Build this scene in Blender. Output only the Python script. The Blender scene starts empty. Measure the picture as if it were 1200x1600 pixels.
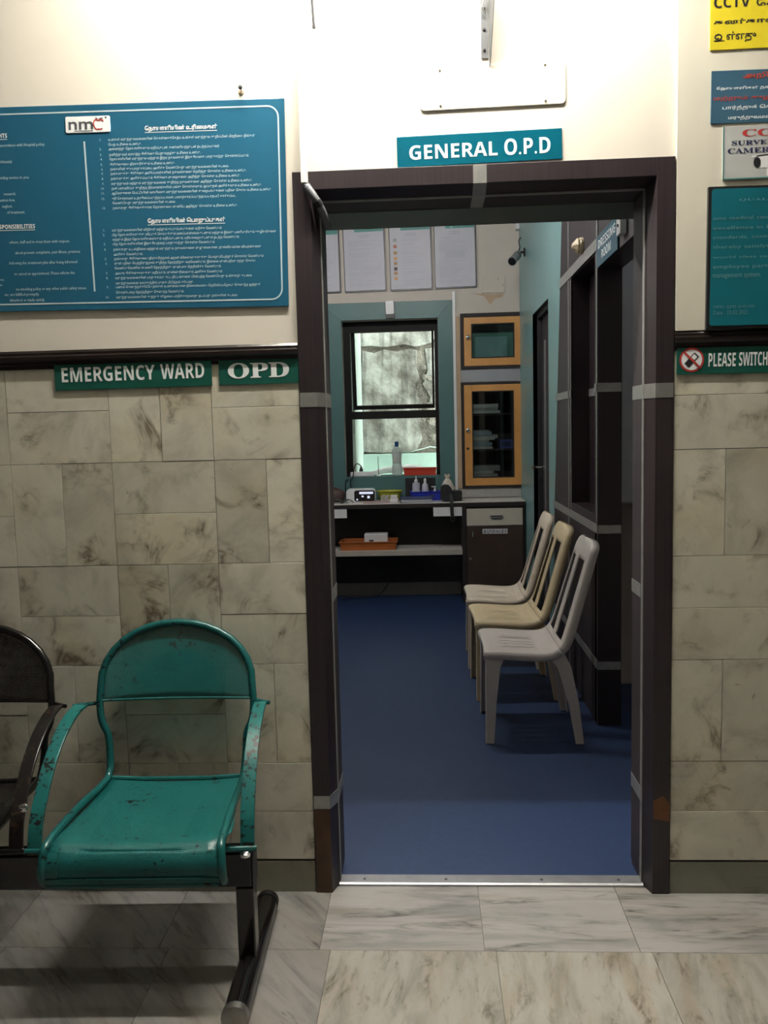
import bpy, bmesh, math, random
import numpy as np
from mathutils import Vector, Matrix
random.seed(7)
R = math.radians
C = bpy.context.scene.collection
scene = bpy.context.scene

# ------------------------------------------------------------------ camera
CAM = np.array([0.3652, -2.4244, 1.4006]); YAW, PITCH, ROLL, FPX = 0.0538, -0.0979, 0.0249, 1308.76
def _rot():
    cy, sy = math.cos(YAW), math.sin(YAW); cp, sp = math.cos(PITCH), math.sin(PITCH); cr, sr = math.cos(ROLL), math.sin(ROLL)
    Rz = np.array([[cy, -sy, 0], [sy, cy, 0], [0, 0, 1]]); Rx = np.array([[1, 0, 0], [0, cp, -sp], [0, sp, cp]])
    Ry = np.array([[cr, 0, sr], [0, 1, 0], [-sr, 0, cr]])
    return Rz @ Rx @ Ry
RM = _rot()
cam = bpy.data.cameras.new('camera'); cam.sensor_fit = 'VERTICAL'; cam.sensor_height = 36.0
cam.lens = 36.0 * FPX / 1600.0; cam.clip_start = 0.05; cam.clip_end = 100
camo = bpy.data.objects.new('camera', cam); C.objects.link(camo)
right, fwd, up = RM[:, 0], RM[:, 1], RM[:, 2]
M = Matrix(((right[0], up[0], -fwd[0], CAM[0]), (right[1], up[1], -fwd[1], CAM[1]), (right[2], up[2], -fwd[2], CAM[2]), (0, 0, 0, 1)))
camo.matrix_world = M
scene.camera = camo
def ray(u, v): return RM @ np.array([(u - 600) / FPX, 1, -(v - 800) / FPX])
def wp(u, v, Y=0.0):            # point of the plane y = Y seen at a pixel
    d = ray(u, v); return CAM + (Y - CAM[1]) / d[1] * d
def fp(u, v, Z=0.0):            # point of the plane z = Z
    d = ray(u, v); return CAM + (Z - CAM[2]) / d[2] * d
def xp(u, v, X):                # point of the plane x = X
    d = ray(u, v); return CAM + (X - CAM[0]) / d[0] * d

# ------------------------------------------------------------------ world, exposure, lamp strengths
scene.view_settings.view_transform = 'Standard'; scene.view_settings.look = 'None'
scene.view_settings.exposure = 2.2; scene.view_settings.gamma = 1.0; scene.view_settings.use_curve_mapping = False
w = bpy.data.worlds.new('sky'); scene.world = w; w.use_nodes = True
w.node_tree.nodes['Background'].inputs[0].default_value = (0.95, 1.0, 0.985, 1)
w.node_tree.nodes['Background'].inputs[1].default_value = 3.2
CORRIDOR_TUBE, ROOM_TUBE, CEILING_TUBE, FILL_TUBE, DRESSING_TUBE = 140.0, 10.0, 48.0, .25, 9.0

# ------------------------------------------------------------------ key planes
XR = 1.135        # right wall of the inner room
YB = 4.58         # back wall of the inner room
H = 0.1524; S0 = 0.1044
YD = 4.226        # desk front

# ------------------------------------------------------------------ materials
MATS = {}
def nodemat(name):
    m = bpy.data.materials.new(name); m.use_nodes = True
    nt = m.node_tree; b = nt.nodes['Principled BSDF']; MATS[name] = m
    return m, nt, b
def N(nt, t, **kw):
    n = nt.nodes.new(t)
    for k, v in kw.items():
        if k.startswith('i_'):
            key = k[2:]; n.inputs[int(key) if key.isdigit() else key].default_value = v
        else: setattr(n, k, v)
    return n
def ramp(nt, stops):
    n = nt.nodes.new('ShaderNodeValToRGB'); e = n.color_ramp.elements
    while len(e) < len(stops): e.new(0.5)
    for el, (p, c) in zip(e, stops): el.position = p; el.color = (*c, 1) if len(c) == 3 else c
    return n
def srgb(r, g, b):
    f = lambda c: (c / 255 / 12.92) if c / 255 <= .04045 else ((c / 255 + .055) / 1.055) ** 2.4
    return (f(r), f(g), f(b))
def plain(name, col, rough=.5, metal=0., var=.06, scale=9., bump=0., spec=.5, coat=0.):
    m, nt, b = nodemat(name)
    tc = N(nt, 'ShaderNodeTexCoord'); no = N(nt, 'ShaderNodeTexNoise', i_Scale=scale, i_Detail=4.)
    nt.links.new(tc.outputs['Object'], no.inputs['Vector'])
    rp = ramp(nt, [(.3, tuple(c * (1 - var) for c in col)), (.7, tuple(min(1, c * (1 + var)) for c in col))])
    nt.links.new(no.outputs['Fac'], rp.inputs[0]); nt.links.new(rp.outputs[0], b.inputs['Base Color'])
    b.inputs['Roughness'].default_value = rough; b.inputs['Metallic'].default_value = metal
    b.inputs['Specular IOR Level'].default_value = spec
    if coat: b.inputs['Coat Weight'].default_value = coat
    if bump:
        bp = N(nt, 'ShaderNodeBump', i_Strength=bump, i_Distance=.002)
        n2 = N(nt, 'ShaderNodeTexNoise', i_Scale=scale * 12, i_Detail=3.); nt.links.new(tc.outputs['Object'], n2.inputs['Vector'])
        nt.links.new(n2.outputs['Fac'], bp.inputs['Height']); nt.links.new(bp.outputs[0], b.inputs['Normal'])
    return m
def emit(name, col, s):
    m, nt, b = nodemat(name)
    b.inputs['Base Color'].default_value = (*col, 1); b.inputs['Emission Color'].default_value = (*col, 1); b.inputs['Emission Strength'].default_value = s
    return m
def marble(name, base, dark, vein, warm, stretch=(1, 1, 1), ang=None, rough=.3, veinw=.05, vk=.75, axis=1, size=1., tone=(.88, 1.08)):
    """per-slab marble: soft cloudy ground, warm patches, broken veins and small dark spots; every slab takes its own piece of the pattern"""
    m, nt, b = nodemat(name); L = nt.links.new
    tc = N(nt, 'ShaderNodeTexCoord'); oi = N(nt, 'ShaderNodeObjectInfo')
    mul = N(nt, 'ShaderNodeVectorMath', operation='MULTIPLY_ADD'); cmb = N(nt, 'ShaderNodeCombineXYZ')
    sc = N(nt, 'ShaderNodeMath', operation='MULTIPLY', i_1=37.); sc2 = N(nt, 'ShaderNodeMath', operation='MULTIPLY', i_1=71.)
    L(oi.outputs['Random'], sc.inputs[0]); L(oi.outputs['Random'], sc2.inputs[0])
    L(sc.outputs[0], cmb.inputs[0]); L(sc2.outputs[0], cmb.inputs[1]); L(sc.outputs[0], cmb.inputs[2])
    rot = N(nt, 'ShaderNodeVectorRotate', rotation_type='EULER_XYZ'); rv = N(nt, 'ShaderNodeCombineXYZ'); L(tc.outputs['Object'], rot.inputs['Vector']); L(rv.outputs[0], rot.inputs['Rotation'])
    if ang is None:
        r2 = N(nt, 'ShaderNodeMath', operation='MULTIPLY', i_1=6.3); L(oi.outputs['Random'], r2.inputs[0]); L(r2.outputs[0], rv.inputs[axis])
    else: rv.inputs[axis].default_value = ang
    L(rot.outputs[0], mul.inputs[0]); mul.inputs[1].default_value = tuple(c * size for c in stretch); L(cmb.outputs[0], mul.inputs[2])
    def noise(scale, detail, rgh, dist): n = N(nt, 'ShaderNodeTexNoise', i_Scale=scale, i_Detail=detail, i_Roughness=rgh, i_Distortion=dist); L(mul.outputs[0], n.inputs['Vector']); return n.outputs['Fac']
    def rmp(src, stops): r = ramp(nt, stops); L(src, r.inputs[0]); return r.outputs[0]
    def mixc(f, c1, c2):
        x = N(nt, 'ShaderNodeMix', data_type='RGBA'); L(f, x.inputs[0]); L(c1, x.inputs[6])
        if isinstance(c2, tuple): x.inputs[7].default_value = (*c2, 1)
        else: L(c2, x.inputs[7])
        return x.outputs[2]
    def mulv(a, c, k=None):
        x = N(nt, 'ShaderNodeMath', operation='MULTIPLY'); L(a, x.inputs[0])
        if k is None: L(c, x.inputs[1])
        else: x.inputs[1].default_value = k
        return x.outputs[0]
    g = lambda v: (v, v, v)
    col = rmp(noise(5., 7., .62, .6), [(.28, dark), (.5, base), (.74, tuple(min(1, c * 1.16) for c in base))])
    col = mixc(rmp(noise(3., 3., .5, .3), [(.5, g(0)), (.78, g(.7))]), col, warm)
    n2 = noise(4.2, 5., .6, 1.0); a = N(nt, 'ShaderNodeMath', operation='SUBTRACT', i_1=.5); L(n2, a.inputs[0]); ab = N(nt, 'ShaderNodeMath', operation='ABSOLUTE'); L(a.outputs[0], ab.inputs[0])
    vn = mulv(rmp(ab.outputs[0], [(0, g(1)), (veinw * .35, g(.45)), (veinw, g(0))]), rmp(noise(6., 3., .6, .5), [(.5, g(0)), (.68, g(vk))]))
    col = mixc(vn, col, vein)
    spot = mulv(rmp(noise(17., 3., .55, .4), [(.66, g(0)), (.76, g(.7))]), rmp(noise(4., 2., .5, .0), [(.45, g(0)), (.62, g(1))]))
    col = mixc(spot, col, vein)
    hs = N(nt, 'ShaderNodeHueSaturation'); mr = N(nt, 'ShaderNodeMapRange', i_3=tone[0], i_4=tone[1]); L(oi.outputs['Random'], mr.inputs[0]); L(mr.outputs[0], hs.inputs['Value']); L(col, hs.inputs['Color'])
    L(hs.outputs[0], b.inputs['Base Color']); b.inputs['Roughness'].default_value = rough
    return m
def laminate(name, c1, c2, rough=.38):
    m, nt, b = nodemat(name); L = nt.links.new
    tc = N(nt, 'ShaderNodeTexCoord'); mp = N(nt, 'ShaderNodeMapping'); mp.inputs['Scale'].default_value = (120, 120, 1.6)
    L(tc.outputs['Object'], mp.inputs['Vector'])
    no = N(nt, 'ShaderNodeTexNoise', i_Scale=1., i_Detail=4., i_Roughness=.65); L(mp.outputs[0], no.inputs['Vector'])
    rp = ramp(nt, [(.3, c1), (.7, c2)]); L(no.outputs['Fac'], rp.inputs[0]); L(rp.outputs[0], b.inputs['Base Color'])
    b.inputs['Roughness'].default_value = rough
    return m
def chipped(name, col, under, rough=.35, dots=0., amount=.66, lo=.5):
    """enamel paint with chips that show the dark metal; dots > 0 adds punched holes in a hexagonal grid of that pitch"""
    m, nt, b = nodemat(name); L = nt.links.new
    tc = N(nt, 'ShaderNodeTexCoord')
    no = N(nt, 'ShaderNodeTexNoise', i_Scale=75., i_Detail=4., i_Roughness=.6); L(tc.outputs['Object'], no.inputs['Vector'])
    big = N(nt, 'ShaderNodeTexNoise', i_Scale=11., i_Detail=2.); L(tc.outputs['Object'], big.inputs['Vector'])
    ad = N(nt, 'ShaderNodeMath', operation='MULTIPLY_ADD', i_1=.45); L(big.outputs['Fac'], ad.inputs[0]); L(no.outputs['Fac'], ad.inputs[2])
    rp = ramp(nt, [(amount, (0, 0, 0)), (amount + .02, (1, 1, 1))]); L(ad.outputs[0], rp.inputs[0])
    mx = N(nt, 'ShaderNodeMix', data_type='RGBA'); L(rp.outputs[0], mx.inputs[0]); mx.inputs[6].default_value = (*col, 1); mx.inputs[7].default_value = (*under, 1)
    L(mx.outputs[2], b.inputs['Base Color']); b.inputs['Roughness'].default_value = rough
    if dots:
        # punched holes: hexagonal lattice evaluated on the panel's UV (metres)
        uv = N(nt, 'ShaderNodeUVMap'); sx = N(nt, 'ShaderNodeSeparateXYZ'); L(uv.outputs[0], sx.inputs[0])
        def lat(ox, oy):
            px, py = dots, dots * 1.732
            outs = []
            for comp, pit, off in ((0, px, ox), (1, py, oy)):
                a = N(nt, 'ShaderNodeMath', operation='MULTIPLY_ADD', i_1=1 / pit, i_2=off); L(sx.outputs[comp], a.inputs[0])
                f = N(nt, 'ShaderNodeMath', operation='FRACT'); L(a.outputs[0], f.inputs[0])
                s = N(nt, 'ShaderNodeMath', operation='SUBTRACT', i_1=.5); L(f.outputs[0], s.inputs[0])
                mm = N(nt, 'ShaderNodeMath', operation='MULTIPLY', i_1=pit); L(s.outputs[0], mm.inputs[0]); outs.append(mm)
            c = N(nt, 'ShaderNodeCombineXYZ'); L(outs[0].outputs[0], c.inputs[0]); L(outs[1].outputs[0], c.inputs[1])
            ln = N(nt, 'ShaderNodeVectorMath', operation='LENGTH'); L(c.outputs[0], ln.inputs[0]); return ln.outputs['Value']
        mn = N(nt, 'ShaderNodeMath', operation='MINIMUM'); L(lat(0, 0), mn.inputs[0]); L(lat(.5, .5), mn.inputs[1])
        ls = N(nt, 'ShaderNodeMath', operation='LESS_THAN', i_1=dots * .215); L(mn.outputs[0], ls.inputs[0])
        tr = N(nt, 'ShaderNodeBsdfTransparent'); ms = N(nt, 'ShaderNodeMixShader'); out = nt.nodes['Material Output']
        L(ls.outputs[0], ms.inputs[0]); L(b.outputs[0], ms.inputs[1]); L(tr.outputs[0], ms.inputs[2]); L(ms.outputs[0], out.inputs[0])
    return m
def glass(name, tint=(1, 1, 1), refl=.06):
    m, nt, b = nodemat(name); L = nt.links.new; nt.nodes.remove(b)
    tr = N(nt, 'ShaderNodeBsdfTransparent'); tr.inputs[0].default_value = (*tint, 1); gl = N(nt, 'ShaderNodeBsdfGlossy', i_Roughness=.03)
    fr = N(nt, 'ShaderNodeFresnel', i_IOR=1.45); ms = N(nt, 'ShaderNodeMixShader'); L(fr.outputs[0], ms.inputs[0]); L(tr.outputs[0], ms.inputs[1]); L(gl.outputs[0], ms.inputs[2])
    L(ms.outputs[0], nt.nodes['Material Output'].inputs[0]); return m
def plastic_clear(name, col, alpha):
    m, nt, b = nodemat(name)
    b.inputs['Base Color'].default_value = (*col, 1); b.inputs['Roughness'].default_value = .15; b.inputs['Alpha'].default_value = alpha
    return m

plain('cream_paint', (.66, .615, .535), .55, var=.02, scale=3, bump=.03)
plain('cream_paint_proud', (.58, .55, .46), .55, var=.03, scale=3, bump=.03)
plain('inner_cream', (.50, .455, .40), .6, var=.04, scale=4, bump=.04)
plain('teal_paint', (.175, .34, .345), .32, var=.04, scale=2)
plain('casing_teal', (.062, .145, .142), .4, var=.08, scale=3)
plain('beam_green', (.10, .125, .11), .5, var=.08, scale=3)
plain('ceiling_white', (.50, .49, .46), .8, var=.02)
plain('corridor_wall', (.08, .078, .07), .7, var=.03)
marble('tile_marble', (.56, .535, .44), (.36, .34, .275), (.12, .085, .05), (.56, .49, .33), rough=.28, veinw=.085, vk=.95, size=1.15)
marble('skirting_marble', (.22, .21, .165), (.16, .155, .12), (.09, .07, .05), (.20, .175, .12), rough=.35)
FM = ((.285, .272, .262), (.18, .178, .174), (.055, .052, .048), (.215, .19, .15))
marble('floor_marble_x', *FM, stretch=(.5, 3.2, 1), ang=0., axis=2, rough=.17, veinw=.07, vk=.9)
marble('floor_marble_y', (.30, .285, .255), (.20, .19, .165), (.075, .055, .035), (.25, .20, .125), stretch=(2.8, .8, 1), ang=.12, axis=2, rough=.17, veinw=.07, size=1.3)
marble('floor_marble_d', (.21, .20, .19), (.12, .12, .118), (.05, .048, .045), (.19, .17, .14), stretch=(3.2, .5, 1), ang=-.75, axis=2, rough=.17, veinw=.08, vk=.8)
plain('grout', (.13, .12, .10), .9)
laminate('laminate', (.017, .0115, .0130), (.030, .0215, .0245))
laminate('laminate_inner', (.020, .013, .0155), (.036, .026, .030), .6)
laminate('recess_dark', (.016, .009, .012), (.026, .016, .020), .4)
plain('worn_brown', (.055, .027, .012), .6, var=.5, scale=14)
plain('worn_orange', (.11, .042, .012), .6, var=.5, scale=16)
plain('aluminium', (.42, .42, .40), .38, .75, var=.12, scale=30)
plain('aluminium_dull', (.30, .30, .29), .5, .5, var=.12, scale=30)
plain('threshold_metal', (.30, .30, .31), .42, .7, var=.1, scale=25)
plain('rail_black', (.014, .010, .009), .25, var=.2)
plain('black_plastic', (.012, .012, .013), .35, var=.1)
plain('black_matt', (.010, .010, .011), .7, var=.1)
plain('black_gloss', (.010, .010, .011), .12, var=.1, coat=.5)
plain('black_enamel', (.006, .0055, .0055), .2, var=.2, coat=.3)
plain('screw_metal', (.35, .34, .32), .35, .9)
plain('chrome', (.7, .7, .7), .12, 1.)
plain('blue_floor', (.0095, .027, .082), .55, var=.1, scale=40, bump=.06)
plain('sign_teal', (.0006, .095, .145), .22, var=.03)
plain('sign_green', (.012, .090, .066), .25, var=.03)
plain('board_teal', (.016, .098, .168), .25, var=.05, scale=2)
plain('policy_teal', (.008, .125, .160), .2, var=.12, scale=2)
plain('sign_yellow', (.60, .49, .022), .35, var=.02)
plain('sign_blue', (.035, .095, .15), .35, var=.04)
plain('sign_grey', (.42, .43, .42), .35, var=.03)
plain('white_print', (.78, .80, .80), .4, var=.01)
plain('pale_print', (.45, .56, .60), .4, var=.01)
plain('policy_print', (.09, .22, .245), .4, var=.01)
plain('black_print', (.012, .012, .016), .5)
plain('navy_print', (.018, .022, .075), .5)
plain('red_print', (.42, .03, .025), .5)
plain('dull_red_print', (.40, .05, .035), .5)
plain('grey_print', (.07, .07, .08), .5)
plain('paper', (.44, .44, .49), .45, var=.02)
plain('poster_line', (.36, .36, .43), .5)
plain('poster_head', (.055, .22, .20), .45)
plain('orange_wood', (.55, .265, .075), .42, var=.08, scale=12)
plain('cab_dark', (.012, .008, .007), .65, var=.2)
plain('tan_panel', (.42, .30, .19), .55)
plain('pale_grey_paint', (.28, .29, .31), .5, var=.05)
plain('splash_grey', (.36, .35, .33), .45, var=.10, scale=60)
plain('desk_white', (.62, .59, .55), .28, var=.06, scale=30)
plain('drawer_cream', (.50, .46, .38), .45, var=.04)
plain('door_brown', (.045, .028, .020), .45, var=.15)
plain('shelf_edge', (.42, .39, .34), .5, var=.1)
plain('desk_black', (.005, .0048, .0048), .6)
plain('skirting_grey', (.22, .21, .19), .5)
plain('window_black', (.004, .0038, .0036), .6, spec=.25)
plain('plaster_grey', (.40, .42, .38), .95, var=.0)
plain('outside_green', (.33, .46, .39), .8, var=.08, scale=8)
plain('outside_pale', (.58, .68, .63), .8, var=.05)
plain('white_plastic', (.70, .70, .71), .35, var=.02)
plain('cream_plastic', (.62, .52, .34), .4)
plain('conduit_white', (.80, .78, .72), .35, var=.02)
plain('conduit_grey', (.14, .145, .16), .4)
plain('galvanised', (.17, .175, .18), .4, .6, var=.1)
plain('orange_plastic', (.42, .125, .025), .35)
plain('red_plastic', (.50, .05, .025), .35)
plain('blue_plastic', (.014, .028, .34), .3)
plain('lime_plastic', (.42, .42, .035), .35)
plain('navy_cover', (.028, .045, .115), .45)
plain('coral_cover', (.38, .13, .07), .5)
plain('violet_box', (.08, .08, .30), .4)
plain('folder_grey', (.24, .25, .25), .6, var=.1)
plain('folder_white', (.40, .40, .38), .6, var=.08)
plain('folder_blue', (.20, .26, .32), .6, var=.1)
plain('reflection_green', (.06, .19, .155), .6, var=.1)
plain('cotton', (.62, .54, .46), .9, var=.12, scale=40)
plain('amber_rim', (.35, .20, .09), .6)
plain('chair_grey', (.57, .525, .49), .4, var=.06)
plain('chair_tan', (.62, .51, .325), .4, var=.06)
plain('chair_pale', (.62, .54, .44), .4, var=.06)
plain('steel_grey', (.36, .37, .40), .35, .3)
plain('brown_bag', (.07, .04, .035), .6)
chipped('teal_enamel', (.007, .090, .086), (.006, .005, .005), .32, amount=.86)
chipped('teal_arm', (.008, .112, .106), (.010, .007, .006), .35, amount=.80)
chipped('teal_perforated', (.008, .112, .108), (.006, .005, .005), .4, dots=.0045, amount=.885)
chipped('black_perforated', (.010, .010, .010), (.02, .014, .012), .25, dots=.0045, amount=.9)
chipped('black_arm', (.008, .007, .007), (.05, .028, .018), .3, amount=.83)
glass('pane', (.96, .98, .97)); glass('cabinet_glass', (.80, .84, .83))
plastic_clear('clear_bottle', (.55, .62, .60), .55); plastic_clear('clear_white', (.62, .62, .72), .75)
plain('bottle_label', (.55, .58, .57), .5); plain('bottle_blue', (.01, .06, .17), .35)
emit('tube_glow', (1.0, .96, .86), CORRIDOR_TUBE); emit('room_tube_glow', (.95, .97, 1.0), ROOM_TUBE); emit('ceiling_tube_glow', (1.0, .97, .93), CEILING_TUBE); emit('dressing_tube_glow', (.9, .95, 1.0), DRESSING_TUBE); emit('fill_tube_glow', (1., .96, .88), FILL_TUBE)
emit('screen_glow', (.75, .8, 1.0), .14)

def weathered():
    m = MATS['plaster_grey']; nt = m.node_tree; b = nt.nodes['Principled BSDF']; L = nt.links.new
    tc = N(nt, 'ShaderNodeTexCoord'); mp = N(nt, 'ShaderNodeMapping'); mp.inputs['Scale'].default_value = (9, 9, .9); L(tc.outputs['Object'], mp.inputs[0])
    st = N(nt, 'ShaderNodeTexNoise', i_Scale=1.6, i_Detail=5., i_Roughness=.6); L(mp.outputs[0], st.inputs['Vector'])
    bl = N(nt, 'ShaderNodeTexNoise', i_Scale=3.5, i_Detail=6., i_Roughness=.65); L(tc.outputs['Object'], bl.inputs['Vector'])
    r1 = ramp(nt, [(.36, (.16, .15, .125)), (.56, (.42, .42, .375)), (.74, (.58, .60, .55))]); L(bl.outputs['Fac'], r1.inputs[0])
    r2 = ramp(nt, [(.36, (.52, .52, .52)), (.56, (1, 1, 1))]); L(st.outputs['Fac'], r2.inputs[0])
    mx = N(nt, 'ShaderNodeMix', data_type='RGBA', blend_type='MULTIPLY', i_0=1.); L(r1.outputs[0], mx.inputs[6]); L(r2.outputs[0], mx.inputs[7])
    L(mx.outputs[2], b.inputs['Base Color'])
    bp = N(nt, 'ShaderNodeBump', i_Strength=.9, i_Distance=.02); n2 = N(nt, 'ShaderNodeTexNoise', i_Scale=16., i_Detail=6.); L(tc.outputs['Object'], n2.inputs['Vector'])
    L(n2.outputs['Fac'], bp.inputs['Height']); L(bp.outputs[0], b.inputs['Normal'])
weathered()
def rough_brick():
    m = plain('rough_masonry', (.26, .24, .20), .95, var=.45, scale=7, bump=1.0); m.node_tree.nodes['Bump'].inputs['Distance'].default_value = .03
rough_brick()

# ------------------------------------------------------------------ mesh helpers
class MB:
    def __init__(s): s.bm = bmesh.new()
    def poly(s, pts):
        vs = [s.bm.verts.new(p) for p in pts]; return s.bm.faces.new(vs)
    def box(s, x0, x1, y0, y1, z0, z1):
        v = [s.bm.verts.new((x, y, z)) for x in (x0, x1) for y in (y0, y1) for z in (z0, z1)]
        for f in ((0, 1, 3, 2), (4, 6, 7, 5), (0, 4, 5, 1), (2, 3, 7, 6), (0, 2, 6, 4), (1, 5, 7, 3)): s.bm.faces.new([v[i] for i in f])
        return s
    def loft(s, rings, cap=True, closed=True):
        rs = [[s.bm.verts.new(p) for p in r] for r in rings]; n = len(rs[0])
        for a, b in zip(rs, rs[1:]):
            for i in range(n if closed else n - 1):
                j = (i + 1) % n; s.bm.faces.new((a[i], a[j], b[j], b[i]))
        if cap: s.bm.faces.new(rs[0][::-1]); s.bm.faces.new(rs[-1])
        return s
    def prism(s, pts, axis, a, b):      # polygon of 2-d points pushed along an axis from a to b
        def P(p, t): return {'x': (t, p[0], p[1]), 'y': (p[0], t, p[1]), 'z': (p[0], p[1], t)}[axis]
        return s.loft([[P(p, a) for p in pts], [P(p, b) for p in pts]])
    def tube(s, path, r, n=10, cap=True):
        path = [Vector(p) for p in path]; rings = []; rad = r if hasattr(r, '__len__') else [r] * len(path)
        t0 = (path[1] - path[0]).normalized(); up_ = Vector((0, 0, 1)) if abs(t0.z) < .9 else Vector((1, 0, 0))
        nrm = (up_ - t0 * up_.dot(t0)).normalized()
        for i, p in enumerate(path):
            t = (path[min(i + 1, len(path) - 1)] - path[max(i - 1, 0)]).normalized()
            nrm = (nrm - t * nrm.dot(t)).normalized(); bi = t.cross(nrm)
            rings.append([p + (nrm * math.cos(2 * math.pi * k / n) + bi * math.sin(2 * math.pi * k / n)) * rad[i] for k in range(n)])
        return s.loft(rings, cap)
    def lathe(s, prof, c=(0, 0, 0), n=20, axis='z'):
        rings = []
        for r, h in prof:
            ring = []
            for k in range(n):
                a = 2 * math.pi * k / n; x, y = r * math.cos(a), r * math.sin(a)
                p = {'z': (x, y, h), 'y': (x, h, y), 'x': (h, x, y)}[axis]
                ring.append((c[0] + p[0], c[1] + p[1], c[2] + p[2]))
            rings.append(ring)
        return s.loft(rings)
    def build(s, name, mat, parent=None, smooth=False, bevel=0., loc=None, seg=2):
        bmesh.ops.recalc_face_normals(s.bm, faces=s.bm.faces)
        me = bpy.data.meshes.new(name); s.bm.to_mesh(me); s.bm.free()
        if smooth:
            for p in me.polygons: p.use_smooth = True
        me.materials.append(MATS[mat]); o = bpy.data.objects.new(name, me); C.objects.link(o)
        if parent: o.parent = parent
        if loc is not None: o.location = loc
        if bevel:
            b = o.modifiers.new('bevel', 'BEVEL'); b.width = bevel; b.segments = seg; b.limit_method = 'ANGLE'; b.angle_limit = R(40)
        if smooth:
            try:
                e = o.modifiers.new('edges', 'EDGE_SPLIT'); e.split_angle = R(40)
            except Exception: pass
        return o
def box(name, mat, x0, x1, y0, y1, z0, z1, parent=None, bevel=0.): return MB().box(x0, x1, y0, y1, z0, z1).build(name, mat, parent, bevel=bevel)
def empty(name, loc=(0, 0, 0)):
    o = bpy.data.objects.new(name, None); o.location = loc; o.empty_display_size = .05; C.objects.link(o); return o
def tag(o, label, cat, group=None):
    o['label'] = label; o['category'] = cat
    if group: o['group'] = group
    return o
def struct(o, label, cat='room'):
    o['kind'] = 'structure'; o['label'] = label; o['category'] = cat; return o
def spline(pts, n=8):
    """Catmull-Rom through the points"""
    P = [np.array(p, float) for p in pts]; out = []
    for i in range(len(P) - 1):
        p0, p1, p2, p3 = P[max(i - 1, 0)], P[i], P[i + 1], P[min(i + 2, len(P) - 1)]
        for k in range(n):
            t = k / n
            out.append(.5 * (2 * p1 + (p2 - p0) * t + (2 * p0 - 5 * p1 + 4 * p2 - p3) * t * t + (3 * p1 - p0 - 3 * p2 + p3) * t ** 3))
    out.append(P[-1]); return [tuple(p) for p in out]
def rrect(x0, x1, z0, z1, r, n=5):
    pts = []
    for cx, cz, a0 in ((x1 - r, z1 - r, 0), (x0 + r, z1 - r, 90), (x0 + r, z0 + r, 180), (x1 - r, z0 + r, 270)):
        for k in range(n + 1):
            a = R(a0 + 90 * k / n); pts.append((cx + r * math.cos(a), cz + r * math.sin(a)))
    return pts
def frame_mesh(mb, outer, inner, y0, y1):
    """rectangular ring between two (x0,x1,z0,z1) rectangles, from depth y0 to y1"""
    ox0, ox1, oz0, oz1 = outer; ix0, ix1, iz0, iz1 = inner
    mb.box(ox0, ix0, y0, y1, oz0, oz1); mb.box(ix1, ox1, y0, y1, oz0, oz1); mb.box(ix0, ix1, y0, y1, oz0, iz0); mb.box(ix0, ix1, y0, y1, iz1, oz1)
    return mb

# text: Latin in plain / bold sans / bold serif letters, Tamil in visual order
SANS = {**{chr(65 + i): chr(0x1D5D4 + i) for i in range(26)}, **{chr(97 + i): chr(0x1D5EE + i) for i in range(26)}}
SERIF = {chr(65 + i): chr(0x1D400 + i) for i in range(26)}
def bold(t): return ''.join(SANS.get(c, c) for c in t)
def serif(t): return ''.join(SERIF.get(c, c) for c in t)
def tamil(t):
    out = []
    for ch in t.replace('\u0b89', '\u0be8'):      # the digit has the same outline and fills cleanly
        if ch in '\u0bc6\u0bc7\u0bc8' and out: out.insert(len(out) - 1, ch)
        elif ch == '\u0bca' and out: out.insert(len(out) - 1, '\u0bc6'); out.append('\u0bbe')
        elif ch == '\u0bcb' and out: out.insert(len(out) - 1, '\u0bc7'); out.append('\u0bbe')
        else: out.append(ch)
    return ''.join(out)
def glyphs(body, offset=0., res=2):
    c = bpy.data.curves.new('lettering', 'FONT'); c.body = body; c.size = 1; c.resolution_u = res; c.offset = offset
    o = bpy.data.objects.new('lettering', c); C.objects.link(o)
    dg = bpy.context.evaluated_depsgraph_get(); me = o.evaluated_get(dg).to_mesh()
    v = np.array([x.co[:] for x in me.vertices]); f = [tuple(p.vertices) for p in me.polygons]
    if len(v): v = v[:, :2]
    o.evaluated_get(dg).to_mesh_clear(); bpy.data.objects.remove(o); bpy.data.curves.remove(c)
    return v, f
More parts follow.
